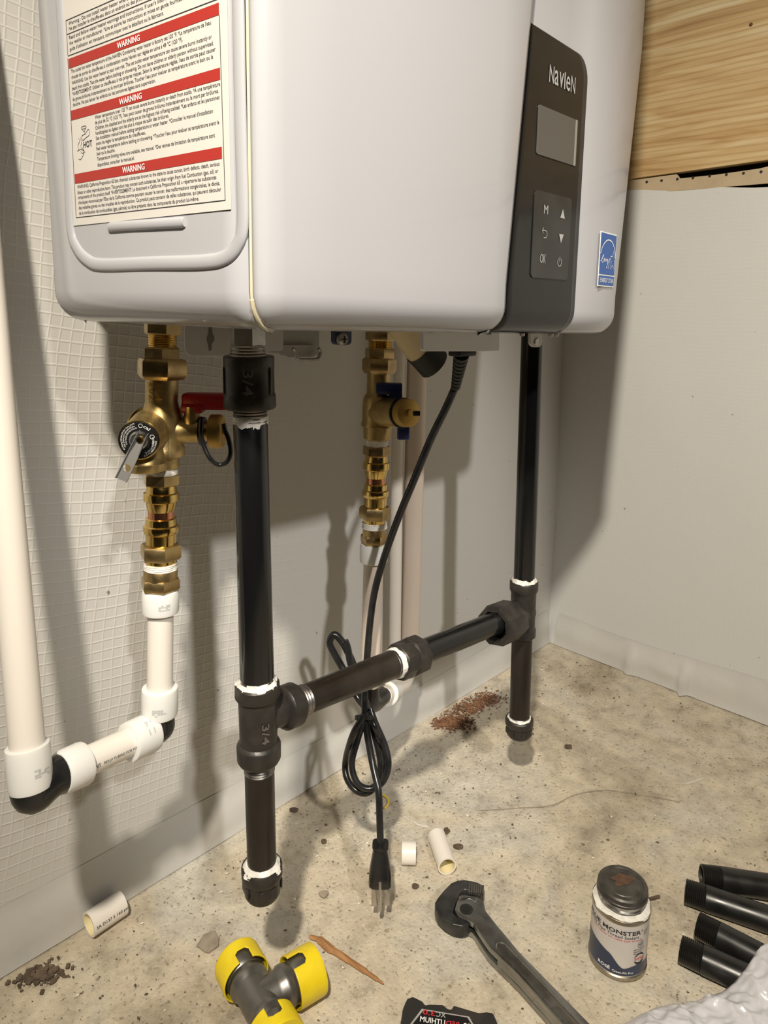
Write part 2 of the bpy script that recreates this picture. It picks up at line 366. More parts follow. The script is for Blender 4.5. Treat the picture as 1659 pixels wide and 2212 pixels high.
M_FLOOR = concrete(); M_FILM = film('reinforced_film', 0, math.radians(-7.6), strength=.42, fade=(.36, .60)); M_FILMR = film('reinforced_film_side', 1, 0.0, step=.0065, strength=.10, ca_=(.585, .585, .575), cb_=(.60, .60, .585))
M_SKIRT = mat('film_skirt', (.55, .54, .515), .42, col2=(.51, .50, .475), scale=11, bump=.5, bscale=18, bdist=.003, spec=.4)
struct('floor', sheet(lambda x, y: V((x, y, .0016*fbm(x*7, y*7, 3.1)-.0011)), -1.5, XR+.05, 190, -2.1, .05, 160), M_FLOOR, recalc=False)
fl = bpy.data.objects['floor']
def crack(pts, w0, m):
    P = spline([(x, y, 0) for x, y in pts], 7); bm = NB(); prv = None
    for i, p in enumerate(P):
        q = atz(p.x, p.y, 0); q.z = .0016*fbm(q.x*7, q.y*7, 3.1)-.0006; wd_ = w0*(.5+.8*abs(fbm(i*.37, 2, 1, 2)))*(.3 if i in (0, len(P)-1) else 1)
        a, b = bm.verts.new(q+F0*wd_), bm.verts.new(q-F0*wd_)
        if prv: bm.faces.new((prv[0], prv[1], b, a))
        prv = (a, b)
    return link('crack', bm, m, V((0, 0, 0)), fl, smooth=False)
M_CRACK = mat('crack_shade', (.26, .22, .165), .9, col2=(.36, .31, .24), scale=60); M_SMEAR = mat('plaster_smear', (.66, .63, .57), .8, col2=(.52, .47, .38), scale=70)  # crack tone paints the faint shading along a step in the slab
crack([(1030, 1750), (1110, 1745), (1190, 1740), (1240, 1718), (1300, 1707), (1360, 1712), (1420, 1722), (1470, 1732)], .0016, M_CRACK)
crack([(872, 1762), (890, 1772), (905, 1780), (925, 1785)], .0030, M_SMEAR); crack([(1468, 1693), (1495, 1688), (1522, 1678)], .0024, M_SMEAR)
def wy(x, z): return .010 - .0028*fbm(x*4, z*3, 1.7, 3) - .010*max(0, 1-z/.075)**2
struct('wall_back', sheet(lambda x, z: V((x, wy(x, z), z)), -1.5, XR, 150, -.004, 1.75, 130, 1.35), M_FILM, sharp=180)
def ftop(y): return .8580 + .066*max(y, -.5) + .0016*math.sin(y*47)
def wx(y, z): return XR - .0035*fbm(y*4, z*3, 8.2, 3) - .010*max(0, 1-z/.08)**2
struct('wall_right', sheet(lambda y, t: V((wx(y, t*ftop(y)), y, t*ftop(y)-.003)), .012, -2.1, 110, 0, 1, 70), M_FILMR, sharp=180)
# lapped skirts of film along the foot of both walls
def sk(x, t):
    z = .060*(1-t)+.006*math.sin(x*5+1)*(1-t)
    return V((x, wy(x, z)-.0006-.005*math.sin(t*PI)**2*(.6+.5*fbm(x*6, t, 5))-.0010*t, max(z, -.001)))
o = struct('baseboard_back', sheet(sk, -1.5, XR-.012, 170, 0, 1, 12), M_SKIRT, sharp=180)
def pleat(y):
    return .008*math.exp(-((y+.165)/.008)**2)+.012*math.exp(-((y+.262)/.006)**2)-.004*math.exp(-((y+.272)/.006)**2)
def skr(y, t):
    z = .062*(1-t)+.005*math.sin(y*11)*(1-t)
    return V((wx(y, z)-.0008-(.004+.005*max(0, fbm(y*8, t, 2)))*math.sin(t*PI)**2-pleat(y)*min(1, t*1.6)-.003*t, y, max(z, -.001)))
o = struct('baseboard_right', sheet(skr, -.012, -2.1, 260, 0, 1, 14), M_SKIRT, sharp=180)
# rim board, strap with nail holes below it, black board painting the dark of the hollow behind
M_WOOD = wood()
base = V((XR-.006, -.06, .868))
bm = NB()
p = [V((XR-.004, .0, .8655)), V((XR-.004, -.32, .8715)), V((XR-.004, -2.1, .900)), V((XR-.004, -2.1, 1.55)), V((XR-.004, 0, 1.55))]
prism(bm, p, V((.018, 0, 0)), .001)
wd = struct('trim_1', bm, M_WOOD, base, smooth=False)
kb = atx(1622, 53, XR-.0045); bm = NB()
tube(bm, [kb+V((-.0004, 0, 0)), kb+V((.002, 0, 0))], .0026, 14)
link('knot', bm, mat('knot', (.10, .035, .012), .7), base, wd)
M_STRAP = mat('strap_tan', (.46, .36, .24), .6, col2=(.40, .31, .20), scale=30)
bm = NB()
tp = [(0.0, .8665), (-.175, .8675), (-.180, .8600), (-.235, .8595), (-.30, .8615), (-.34, .867), (-2.1, .897)]
bt = [(-2.1, .83), (-.33, .838), (-.1, .842), (0, .842)]
prism(bm, [V((XR+.0015, y, z)) for y, z in tp+bt], V((.006, 0, 0)), .0006)
sp_ = struct('trim_2', bm, M_STRAP, base, smooth=False)
for x, y in ((1397, 393), (1429, 390), (1463, 387), (1497, 384), (1533, 380), (1569, 377), (1606, 374), (1644, 371)):
    c = atx(x, y, XR+.001); bm = NB(); lathe(bm, c+V((-.0003, 0, 0)), V((1, 0, 0)), [(0, .0021), (.0012, .0021)], 14)
    link('nail_hole', bm, M_MATTEBLK, base, sp_)
bm = NB(); box(bm, (XR+.034, -1.05, 1.0), (.02, 2.1, .5)); struct('hollow_shade_board', bm, M_MATTEBLK, base, smooth=False)
# ------------------------------------------------------------------ water heater
ZB, ZT, RB = .6345, 1.33, .022
def tl(x): return -(x-.245)*.024      # the case hangs a little out of level
def ex(z): return min(max(z-.674, 0), .25)*.09
def front(z):
    e = ex(z)
    return [(.2450, -.3300), (.2470, -.3350), (.2520, -.3385), (.262, -.3410), (.30, -.3440), (.36, -.3465), (.42, -.3465), (.462, -.3445), (.4790+e, -.3425), (.4840+e, -.3405), (.4862+e, -.3370), (.4878+e, -.3325+e*.035),
            (.52+e*.7, -.33137+e*.0245), (.57+e*.4, -.32962+e*.014), (.6120, -.32815), (.6165, -.3295), (.67+e*.6, -.3275), (.7080+e, -.3220), (.7220+e, -.3155), (.7285+e, -.3070), (.7280+e, -.2940), (.7200+e*.7, -.2720), (.7110+e*.2, -.2480), (.7080, -.1120)]
def side(z): return [(.246, -.094), (.2300, -.0975), (.2215, -.1040), (.2178, -.1150), (.2205, -.14), (.2245, -.175), (.2295, -.22), (.2358, -.272), (.2400, -.3080), (.2428, -.3290)]
def inset(pl, d):
    n = len(pl); out = []
    for i, (x, y) in enumerate(pl):
        a = V((*pl[max(i-1, 0)], 0)); b = V((*pl[min(i+1, n-1)], 0)); t = (b-a).normalized(); out.append((x-t.y*d, y+t.x*d))
    return out
def rows(extra=()):
    zs = [(ZB+RB*(1-math.cos(a)), RB*(1-math.sin(a))) for a in [i*PI/2/8 for i in range(9)]]
    return zs + [(z, 0) for z in sorted(list(extra)+[.674, .70, .80, .924, ZT])]
def shell(planf, thick=.0015):
    bm = NB(); G = []
    for z, d in rows():
        G.append([bm.verts.new((x, y, z+tl(x))) for x, y in inset(planf(z), d)])
    for a, b in zip(G, G[1:]):
        for k in range(len(a)-1): bm.faces.new((a[k], a[k+1], b[k+1], b[k]))
    return bm, G
hb = V((.48, -.2, ZB))
H = Thing('water_heater', 'white wall-hung tankless water heater with black control panel and warning label', 'water heater', hb)
bm, _ = shell(front); fc = H.part('front_cover', bm, M_ENAMEL, sharp=60, recalc=False)
mod(fc, 'SOLIDIFY', thickness=.002, offset=-1)
bm, _ = shell(side); sc = H.part('side_cover', bm, M_ENAMEL, sharp=60, recalc=False)
mod(sc, 'SOLIDIFY', thickness=.002, offset=-1)
bm = NB()   # inner case: bottom plate, back and top
pl = inset(side(.7), .014)+inset(front(.7), .014)
pl = [(x, max(y, -.318)) for x, y in pl]
prism(bm, [V((x, y, ZB+.003+tl(x))) for x, y in pl], V((0, 0, .05)))
prism(bm, [V((.262, -.30, ZB+.05)), V((.262, -.012, ZB+.05)), V((.70, -.012, ZB+.05)), V((.70, -.30, ZB+.05))], V((0, 0, ZT-ZB-.05)))
H.part('inner_case', bm, M_GREYPAINT, smooth=False)
bm = NB(); prism(bm, [V((x, y, ZT-.004)) for x, y in side(1.3)+front(1.3)], V((0, 0, .004))); H.part('top_cover', bm, M_ENAMEL, smooth=False)
# seam strip down the corner
bm = NB(); pts = []
for z, d in rows():
    x, y = inset(front(z), d)[0]; pts.append(V((x-.0006, y-.0004, z+tl(x))))
tube(bm, pts, .0009, 8); H.part('seam_trim', bm, M_SEAM)
bm = NB(); i0 = [i for i, q in enumerate(pts) if q.z > ZB+.016][0]
tube(bm, [q+V((-.0004, -.0004, 0)) for q in pts[:i0+1]], .0014, 8); H.part('seam_clip', bm, M_SEAM)
# ---- side face: raised frame, grip bar, warning label
SA, SBq = V((.2205, -.14, 0)), V((.2400, -.3080, 0))
su = (SBq-SA).normalized(); sn = V((su.y, -su.x, 0)); sn = sn if sn.x < 0 else -sn
SO = V((.2205, -.14, ZB))
def S2(px, py):
    P = atp(px, py, SO, sn)-SO; return P.dot(su), P.z
def SF(u, v, off=0.0): return SO+su*u+V((0, 0, v))+sn*off
def z1(x, y): return S2(80+x*.30139, y*.30139)
fr = [S2(*q) for q in ((128, -40), (138, 150), (147, 340), (153, 490), (166, 535), (190, 562), (222, 572), (330, 569), (440, 566), (487, 556), (514, 528), (525, 480), (522, 330), (518, 150), (514, -40))]
top = .24; fr[0] = (fr[0][0], top+.05); fr[-1] = (fr[-1][0], top+.05)
bm = NB(); tube(bm, spline([SF(u, v, .0002) for u, v in fr], 8), .0047, 12, flat=.42, up=sn); H.part('raised_frame', bm, M_ENAMEL, sc, sharp=80)
g0, g1 = S2(238, 491), S2(401, 480); bm = NB(); tube(bm, [SF(*g0, .0006), SF(g0[0]+.002, g0[1]+.0001, .0006), SF(g1[0]-.002, g1[1], .0006), SF(*g1, .0006)], [.0028, .0034, .0034, .0028], 14, flat=.6, up=sn)
H.part('grip_bar', bm, M_ENAMEL, sc)
a, b_, c_ = z1(268, 1620), z1(1393, 1500), z1(1345, 0)
LU0, LU1, LV0 = a[0], b_[0], (a[1]+b_[1])/2
bm = NB(); prism(bm, [SF(LU0, LV0, .0002), SF(LU1, LV0, .0002), SF(LU1, .30, .0002), SF(LU0, .30, .0002)], sn*.0004)
lab = H.part('warning_label', bm, M_LABEL, smooth=False, label='cream warning label with three red bars')
LO = .0008
def lf(x, y): return SF(x, y, LO)
def bar(bm, q):
    p = [z1(*k) for k in q]; u0, u1 = (p[0][0]+p[3][0])/2, (p[1][0]+p[2][0])/2; t = (p[0][1]+p[1][1])/2; b = (p[2][1]+p[3][1])/2
    poly(bm, [lf(u0, b), lf(u1, b), lf(u1, t), lf(u0, t)]); return u0, u1, b, t
BARS = []
for q in (((232, 422), (1310, 25), (1313, 110), (236, 493)), ((250, 795), (1320, 487), (1320, 575), (253, 863)), ((276, 1250), (1332, 1052), (1333, 1138), (280, 1318))):
    bm = NB(); BARS.append(bar(bm, q)); H.part('label_bar', bm, M_RED, lab, smooth=False)
for u0, u1, b, t in BARS:
    bm = NB(); c = u0+(u1-u0)*.452; h = t-b
    text(bm, 'WARNING', lambda x, y: SF(x, y, LO+.0003), c-(u1-u0)*.078, c+(u1-u0)*.078, b+h*.22, h*.56, .012)
    H.part('bar_lettering', bm, M_WHITEPRINT, lab, smooth=False)
LINES = [("Warning : Do not install water heater where", 233, 185, 660, 15), ("Ne pas installer le chauffe-eau dans un endroit où des produits", 237, 222, 800, 0),
 ("Read and follow water heater warnings and instructions. If user's information", 238, 285, 1000, 0), ("the retailer or manufacturer. *Lire et suivre les instructions et mises en garde fournies avec le", 240, 325, 1130, 0),
 ("guide d'utilisation est manquant, communiquer avec le détaillant ou le fabricant.", 242, 368, 915, 105),
 ("The outlet hot water temperature of the NAVIEN Condensing water heater is factory set 120 °F. *La température de l'eau", 252, 527, 1255, 190),
 ("chaude de sortie du chauffe-eau à condensation mixte Navien est réglée en usine à 49 °C (120 °F).", 255, 568, 1052, 310),
 ("WARNING: Use this water heater at your own risk. The set outlet water temperature can cause severe burns instantly or", 257, 610, 1260, 283),
 ("death from scalds. Test the water before bathing or showering. Do not leave children or elderly person without supervised.", 259, 650, 1273, 330),
 ("*AVERTISSEMENT: Utiliser ce chauffe-eau à vos propres risques. Selon la température réglée, l'eau de sortie peut causer", 261, 688, 1287, 375),
 ("de graves brûlures instantanément ou la mort par brûlures. Toucher l'eau pour évaluer sa température avant le bain ou la", 263, 727, 1270, 425),
 ("douche. Ne pas laisser les enfants ou les personnes âgées sans supervision.", 265, 765, 857, 590),
 ("Water temperature over 125 °F can cause severe burns instantly or death from scalds. *À une température", 422, 855, 1320, 620),
 ("de plus de 52 °C (125 °F), l'eau peut causer de graves brûlures instantanément ou la mort par brûlures.", 424, 893, 1310, 672),
 ("Children, the disabled and the elderly are at the highest risk of being scalded. *Les enfants et les personnes", 426, 932, 1315, 715),
 ("handicapées ou âgées sont les plus à risque de subir des brûlures.", 428, 968, 953, 845),
 ("See installation manual before setting temperature at water heater. *Consulter le manuel d'installation", 430, 1005, 1268, 810),
 ("avant de régler la température du chauffe-eau.", 432, 1042, 787, 970),
 ("Feel water temperature before bathing or showering. *Toucher l'eau pour évaluer sa température avant le", 434, 1080, 1313, 893),
 ("bain ou la douche.", 436, 1115, 567, 1090), ("Temperature limiting valves are available, see manual. *Des vannes de limitation de température sont", 438, 1153, 1283, 985),
 ("disponibles; consulter le manuel.el.", 441, 1195, 705, 1142),
 ("WARNING: California Proposition 65 lists chemical substances known to the state to cause cancer, birth defects, death, serious", 296, 1353, 1315, 1185),
 ("illness or other reproductive harm. This product may contain such substances, be their origin from fuel Combustion (gas, oil) or", 299, 1393, 1306, 1228),
 ("components of the product itself. *AVERTISSEMENT: Le document « California Proposition 65 » répertorie les substances", 301, 1428, 1293, 1280),
 ("chimiques reconnues par l'État de la California comme pouvant causer le cancer, des malformations congénitales, le décès,", 304, 1465, 1318, 1320),
 ("des maladies graves ou des troubles de la reproduction. Ce produit peut contenir de telles substances, qui peuvent découler", 307, 1502, 1327, 1362),
 ("de la combustion de combustibles (gaz, pétrole) ou être présents dans les composants du produit lui-même.", 310, 1540, 1168, 1435)]
bm = NB()
cap = z1(300, 1000)[1]-z1(300, 1025)[1]
for s, x0, y0, x1, y1 in LINES:
    p, q = z1(x0, y0), z1(x1, y1); text(bm, s, lf, p[0], q[0], p[1], cap, .004)
p, q = z1(340, 1062), z1(403, 1050); text(bm, 'HOT', lf, p[0], q[0], p[1], cap*1.75, .02)
def zl(bm, pts, wd, closed=False, n=6):
    P = [z1(*k) for k in pts]; P = [(v.x, v.y) for v in spline([(x, y, 0) for x, y in P], n, closed)] if n > 1 else P
    ribbon(bm, P, wd, lf, closed)
lw = .00033
for pts in ([(325, 912), (355, 903), (357, 918), (328, 927), (325, 912)], [(330, 927), (345, 945), (355, 918)], [(345, 945), (352, 962), (372, 930), (383, 940), (380, 970), (362, 985), (340, 1005)], [(352, 962), (330, 975), (328, 1000), (345, 1008)],
            [(318, 985), (325, 1020), (322, 1050), (330, 1075)], [(305, 990), (312, 1015), (300, 1045), (308, 1080)], [(296, 1085), (318, 1072), (340, 1080), (352, 1095)], [(330, 1060), (345, 1085), (335, 1120), (318, 1145), (305, 1140)], [(320, 1085), (330, 1100), (345, 1092)]):
    zl(bm, pts, lw)
for pts in ([(215, 150), (1310, -290)], [(222, 250), (1320, -170)], [(228, 398), (1312, 0)], [(215, 150), (228, 398)], [(228, 420), (288, 1563)], [(288, 1563), (1356, 1433)], [(1314, 110), (1356, 1433)]):
    P = [z1(*k) for k in pts]
    if abs(P[0][0]-P[1][0]) > .03: m_ = P[0][1] if pts[1][1] < 0 else (P[0][1]+P[1][1])/2; P = [(P[0][0], m_), (LU1-.004, m_)]
    ribbon(bm, P, .0005, lf)
H.part('label_text', bm, M_INK, lab, smooth=False)
# ---- control panel
PA, PB = V((.4862, -.3336, 0)), V((.5862, -.3301, 0))
def pplan(z):
    e = ex(z); return [(x, -.3336+(x-.4862)*.035) for x in (.4862+e, .505+e*.8, .52+e*.7, .545+.5*e, .57+e*.4, .592+.2*e, .606, .6140)]
bm = NB(); G = []
zs = [(ZB+RB*(1-math.cos(a))-.0006*math.cos(a), RB*(1-math.sin(a))) for a in [i*PI/2/8 for i in range(1, 9)]]+[(z, 0) for z in [.674, .70, .75, .80, .84]+[.874-.02+.02*math.sin(a) for a in [i*PI/2/6 for i in range(7)]]]
for z, d in zs:
    pl = inset(pplan(z), d); cut = 0
    if z > .854: t = (z-.854)/.02; cut = .018*(1-math.sqrt(max(0, 1-t*t)))
    if z < .66: t = (.66-z)/.04; cut = max(cut, .010*(1-math.sqrt(max(0, 1-t*t))))
    k = (pl[-1][0]-cut-pl[0][0])/(pl[-1][0]-pl[0][0]); pl = [(pl[0][0]+(x-pl[0][0])*k, y) for x, y in pl]
    G.append([bm.verts.new((x, y, z+tl(x)+(.006 if z > .84 else 0))) for x, y in pl])
for a, b in zip(G, G[1:]):
    for k in range(len(a)-1): bm.faces.new((a[k], a[k+1], b[k+1], b[k]))
cp = H.part('control_panel', bm, M_PANEL, sharp=70, recalc=False); mod(cp, 'SOLIDIFY', thickness=.0016, offset=-1)
pu = (PB-PA).normalized(); pn = V((pu.y, -pu.x, 0)); PO = V((.5450, -.33154, .70))
pn = pn if pn.y < 0 else -pn; PO = PO+pn*.0001
def P2(px, py):
    P = atp(px, py, PO, pn)-PO; return P.dot(pu), P.z
def PF(u, v, off=0.0): return PO+pu*u+V((0, 0, v))+pn*off
def z5(x, y): return P2(1040+x*.34364, y*.34364)
def quadz(pts):
    P = [z5(*k) for k in pts]; u0 = (P[0][0]+P[3][0])/2; u1 = (P[1][0]+P[2][0])/2; t = (P[0][1]+P[1][1])/2; b = (P[2][1]+P[3][1])/2; return u0, u1, b, t
def rrect(u0, u1, b, t, r, fn, n=5):
    out = []
    for cx, cy, a0 in ((u1-r, t-r, 0), (u0+r, t-r, 90), (u0+r, b+r, 180), (u1-r, b+r, 270)):
        for i in range(n+1): a = math.radians(a0+90*i/n); out.append(fn(cx+r*math.cos(a), cy+r*math.sin(a)))
    return out
q = quadz(((360, 655), (605, 762), (585, 1055), (338, 955)))
bm = NB(); prism(bm, rrect(*q, .002, lambda u, v: PF(u, v, .0002)), pn*.0006); H.part('display', bm, M_SCREEN, cp, smooth=False)
bm = NB(); prism(bm, [PF(q[1]-.0045, q[2], .0009), PF(q[1]-.0015, q[2], .0009), PF(q[1]-.0015, q[3], .0009), PF(q[1]-.0045, q[3], .0009)], pn*.0002); H.part('display_highlight', bm, mat('display_highlight', (.23, .23, .22), .2), cp, smooth=False)  # highlight line painted down the right of the display
q = quadz(((335, 1185), (560, 1255), (540, 1765), (302, 1740)))
bm = NB(); prism(bm, rrect(*q, .004, lambda u, v: PF(u, v, .0002)), pn*.0007); H.part('keypad', bm, M_KEYS, cp, smooth=False)
KO = .0013
def kf(u, v): return PF(u, v, KO)
def kend(): H.part('key_symbol', bm, M_SILVERPRINT, cp, smooth=False)
def kt(s, cx, cy, w, h, bold=0.0):
    c = z5(cx, cy); text(bm, s, kf, c[0]-w/2, c[0]+w/2, c[1]-h/2, h, bold)
bm = NB(); kt('M', 398, 1318, .0068, .0075); kend()
bm = NB(); kt('OK', 378, 1625, .0098, .0078); kend()
for cx, cy, s in ((503, 1345, 1), (493, 1500, -1)):
    bm = NB(); c = z5(cx, cy); poly(bm, [kf(c[0]-.0042, c[1]-.0038*s), kf(c[0]+.0042, c[1]-.0038*s), kf(c[0], c[1]+.0042*s)]); kend()
bm = NB(); c = z5(388, 1472); ribbon(bm, [(c[0]-.004, c[1]+.003), (c[0]+.0015, c[1]+.003)]+[(c[0]+.0015+.003*math.cos(a), c[1]+.003*math.sin(a)) for a in [PI/2-PI*i/10 for i in range(1, 11)]]+[(c[0]-.001, c[1]-.003)], .0007, kf)
ribbon(bm, [(c[0]-.0018, c[1]+.0052), (c[0]-.004, c[1]+.003), (c[0]-.0018, c[1]+.0008)], .0007, kf); kend()
bm = NB(); c = z5(483, 1648); ribbon(bm, [(c[0]+.0036*math.sin(a), c[1]+.0036*math.cos(a)) for a in [math.radians(35+290*i/20) for i in range(21)]], .0007, kf); ribbon(bm, [(c[0], c[1]+.005), (c[0], c[1]+.0005)], .0007, kf); kend()
bm = NB(); a, b_ = z5(425, 448), z5(588, 520); n_ = 6; wd = (b_[0]-a[0])/n_; hh = .0135; c0 = (a[1]+b_[1])/2-.002
for ch, x, wf, kk in (('N', 0, .95, 1), ('a', 1.08, .80, 1.29), ('v', 2.05, .92, 1.33), ('I', 3.12, .22, 1), ('e', 3.55, .86, 1.29), ('N', 4.58, .95, 1)):
    text(bm, ch, lambda x, y: PF(x, y, .0006), a[0]+x*wd*1.08, a[0]+(x+wf)*wd*1.08, c0-hh/2, hh*kk, .004)
H.part('maker_lettering', bm, M_SILVERPRINT, cp, smooth=False)
# ---- blue efficiency label on the right of the front
EA, EB = V((.67, -.3275, 0)), V((.7080, -.3220, 0)); eu = (EB-EA).normalized(); en = V((eu.y, -eu.x, 0)); en = en if en.y < 0 else -en
EO = V((.689, -.32475, .68))+en*.0010
def E2(px, py):
    P = atp(px, py, EO, en)-EO; return P.dot(eu), P.z
def EF(u, v, o=0.0): return EO+eu*u+V((0, 0, v))+en*o
def ez(x, y): return E2(1280+x*.06329, 490+y*.06329)
P = [ez(290, 190), ez(805, 310), ez(690, 2010), ez(175, 1985)]
u0, u1, t, b = (P[0][0]+P[3][0])/2, (P[1][0]+P[2][0])/2, (P[0][1]+P[1][1])/2, (P[2][1]+P[3][1])/2
bm = NB(); m_ = .0012; prism(bm, [EF(u0-m_, b-m_), EF(u1+m_, b-m_), EF(u1+m_, t+m_), EF(u0-m_, t+m_)], en*.0003); el = H.part('efficiency_label', bm, M_WHITEPRINT, smooth=False, label='blue efficiency label with star')
W_, H_ = u1-u0, t-b
bm = NB()
for v0, v1 in ((0, .185), (.212, 1)): poly(bm, [EF(u0, b+H_*v0, .0006), EF(u1, b+H_*v0, .0006), EF(u1, b+H_*v1, .0006), EF(u0, b+H_*v1, .0006)])
H.part('label_field', bm, M_BLUE, el, smooth=False)
def e1(x, y): return EF(u0+W_*x, b+H_*y, .0009)
bm = NB()
def er(pts, wd=.0006, n=6): P = [(u0+W_*v.x, b+H_*v.y) for v in spline([(x, y, 0) for x, y in pts], n)]; ribbon(bm, P, wd, lambda x, y: EF(x, y, .0009))
er([(.0, .60), (.12, .75), (.33, .86), (.52, .885), (.72, .85), (.90, .73), (1.0, .58)], .0011)
er([(.02, .455), (.12, .50), (.22, .565), (.17, .58), (.10, .50), (.14, .435), (.22, .47), (.26, .52), (.27, .46), (.33, .52), (.36, .465), (.42, .515), (.44, .46), (.48, .52), (.46, .36), (.43, .35), (.54, .47), (.60, .53), (.58, .40), (.55, .33)], .0007)
er([(.66, .58), (.80, .58)], .0008, 1)
st = [(.78, .575), (.86, .70), (.89, .575), (1.0, .56), (.93, .49), (.94, .33), (.83, .41), (.69, .33), (.72, .47), (.64, .545)]
er(st, .0007, 1)
H.part('label_mark', bm, M_WHITEPRINT, el, smooth=False)
bm = NB(); text(bm, 'ENERGY STAR', lambda x, y: EF(x, y, .0009), u0+W_*.07, u1-W_*.07, b+H_*.055, H_*.085, .004); H.part('label_lettering', bm, M_WHITEPRINT, el, smooth=False)
# ---- what hangs below the heater
def platepx(pts, Y, th, bev=.0008, bm=None):
    bm = bm or NB(); prism(bm, [aty(x, y, Y) for x, y in pts], V((0, th, 0)), bev); return bm
def rpx(x0, y0, x1, y1, r, corners='bl br'):
    out = [(x0, y0), (x1, y0)]
    def arc(cx, cy, a0): return [(cx+r*math.cos(math.radians(a0+18*i)), cy+r*math.sin(math.radians(a0+18*i))) for i in range(6)]
    out += arc(x1-r, y1-r, 0) if 'br' in corners else [(x1, y1)]
    out += arc(x0+r, y1-r, 90) if 'bl' in corners else [(x0, y1)]
    return out
bm = platepx(rpx(400, 690, 560, 770, 18, 'bl'), -.075, .002); mb = H.part('mounting_bracket', bm, M_GREYPAINT, smooth=False)
bm = NB(); prism(bm, [aty(x, y, -.0757) for x, y in ((452, 703), (457, 705), (460, 722), (463, 726), (463, 736), (458, 742), (457, 756), (453, 758), (451, 742), (448, 736), (449, 726), (452, 722))], V((0, .0008, 0))); H.part('keyhole_slot', bm, mat('slot_shadow_grey', (.16, .155, .15), .8), mb, smooth=False)
for x in (422, 451): bm = NB(); box(bm, aty(x, 693, -.0775), (.010, .002, .003)); H.part('bracket_slot', bm, M_MATTEBLK, mb, smooth=False)
bm = platepx(rpx(572, 690, 612, 758, 6), -.12, .002); hg = H.part('hanger_plate', bm, M_GREYPAINT, smooth=False)
bm = NB(); lathe(bm, aty(584, 714, -.1215), V((0, 1, 0)), [(0, .0025), (.001, .0025)], 14); H.part('plate_hole', bm, M_MATTEBLK, hg)
bm = platepx(rpx(612, 690, 690, 768, 6), -.10, .03, .002); H.part('filter_housing', bm, mat('filter_plastic', (.40, .39, .36), .5), smooth=False)
bm = platepx(rpx(618, 745, 680, 772, 5), -.105, .01, .002); H.part('filter_clip', bm, mat('filter_plastic', (.40, .39, .36), .5), smooth=False)
bm = NB(); tube(bm, spline([aty(x, y, -.112) for x, y in ((632, 753), (637, 757), (640, 768), (644, 776), (664, 777), (684, 776), (690, 770), (692, 760), (688, 753))], 5), .0018, 10); H.part('wire_bail', bm, M_ZINC)
bm = platepx(rpx(723, 700, 760, 745, 8), -.14, .006, .001); bt_ = H.part('blue_tab', bm, mat('navy_tab', (.03, .04, .09), .4), smooth=False)
bm = NB(); lathe(bm, aty(745, 733, -.1465), V((0, 1, 0)), [(0, .0045), (.002, .0065), (.006, .0065)], 20); H.part('screw', bm, M_ZINC, bt_)
bm = NB()
for dx, dz in ((1, 0), (0, 1)): box(bm, aty(745, 733, -.1468), (.007*dx+.0012*dz, .0008, .007*dz+.0012*dx))
H.part('screw_cross', bm, M_MATTEBLK, bt_, smooth=False)
for x, y in ((485, 697), (565, 697), (590, 702), (696, 708), (706, 708), (767, 709), (777, 710), (788, 711), (798, 711), (890, 712), (900, 713), (912, 713), (1128, 722), (1190, 723), (1202, 723)):
    bm = NB(); c = aty(x, y, -.27 if x < 600 else -.255); lathe(bm, c+V((0, 0, .006)), V((0, 0, -1)), [(0, .0028), (.0065, .0028), (.008, .002)], 12); H.part('screw', bm, M_ZINC)
bm = platepx(rpx(914, 700, 1079, 759, 6), -.295, .004, .0012); jb = H.part('junction_box', bm, mat('box_grey', (.70, .695, .70), .45), smooth=False)
for x, y, w_ in ((932, 716, 15), (1022, 716, 16), (1056, 720, 15)): bm = NB(); box(bm, aty(x, y, -.2955), (mm(w_, aty(x, y, -.2955)), .001, .0018)); H.part('box_slot', bm, M_MATTEBLK, jb, smooth=False)
# condensate elbow with rubber end
bm = NB(); tube(bm, [aty(858, 690, -.20), aty(882, 727, -.20), aty(910, 764, -.20)], .0140, 24); H.part('condensate_outlet', bm, mat('cream_pipe', (.58, .47, .27), .45))
bm = NB(); a = aty(905, 756, -.20); b_ = aty(937, 786, -.205); d = (b_-a).normalized(); L_ = (b_-a).length
lathe(bm, a, d, [(0, .0155), (L_*.8, .0170), (L_, .0174), (L_, .0145), (L_*.3, .0135), (L_*.3, .0001)], 28, caps=False); H.part('rubber_sleeve', bm, M_MATTEBLK)
# lug with screw near the panel foot
bm = NB(); prism(bm, [aty(x, y, -.285) for x, y in rpx(1146, 705, 1172, 750, 10)], V((0, .003, 0)), .0006); lg = H.part('cover_lug', bm, mat('lug_white', (.56, .53, .49), .45), smooth=False)
bm = NB(); lathe(bm, aty(1161, 739, -.2865), V((0, 1, 0)), [(0, .0035), (.0015, .0045), (.004, .0045)], 18); H.part('screw', bm, M_ZINC, lg)
# gas inlet nipple
GX = aty(535, 740, -.217)
def stack(th, name, m, P, prof, seg=40, ph=0.0, parent=None, jit=None, **k):
    """prof: (picture y, picture width) pairs down a plumb line through P"""
    zs = [(vz(P, y), mm(w/2, V((P.x, P.y, vz(P, y))))) for y, w in prof]
    bm = NB(); z0 = zs[0][0]; lathe(bm, V((P.x, P.y, z0)), V((0, 0, -1)), [(z0-z, r) for z, r in zs], seg, ph, jit=jit); return th.part(name, bm, m, parent, **k)
def thr(y0, y1, w0, w1, n=6, d=3.0):
    out = []
    for i in range(n):
        a = i/n; b = (i+.5)/n; out += [(y0+(y1-y0)*a, w0+(w1-w0)*a-d), (y0+(y1-y0)*b, w0+(w1-w0)*b)]
    return out+[(y1, w1-d)]
stack(H, 'gas_inlet', M_ZINC, GX, [(690, 78), (744, 78), (748, 72)], 6, .35)
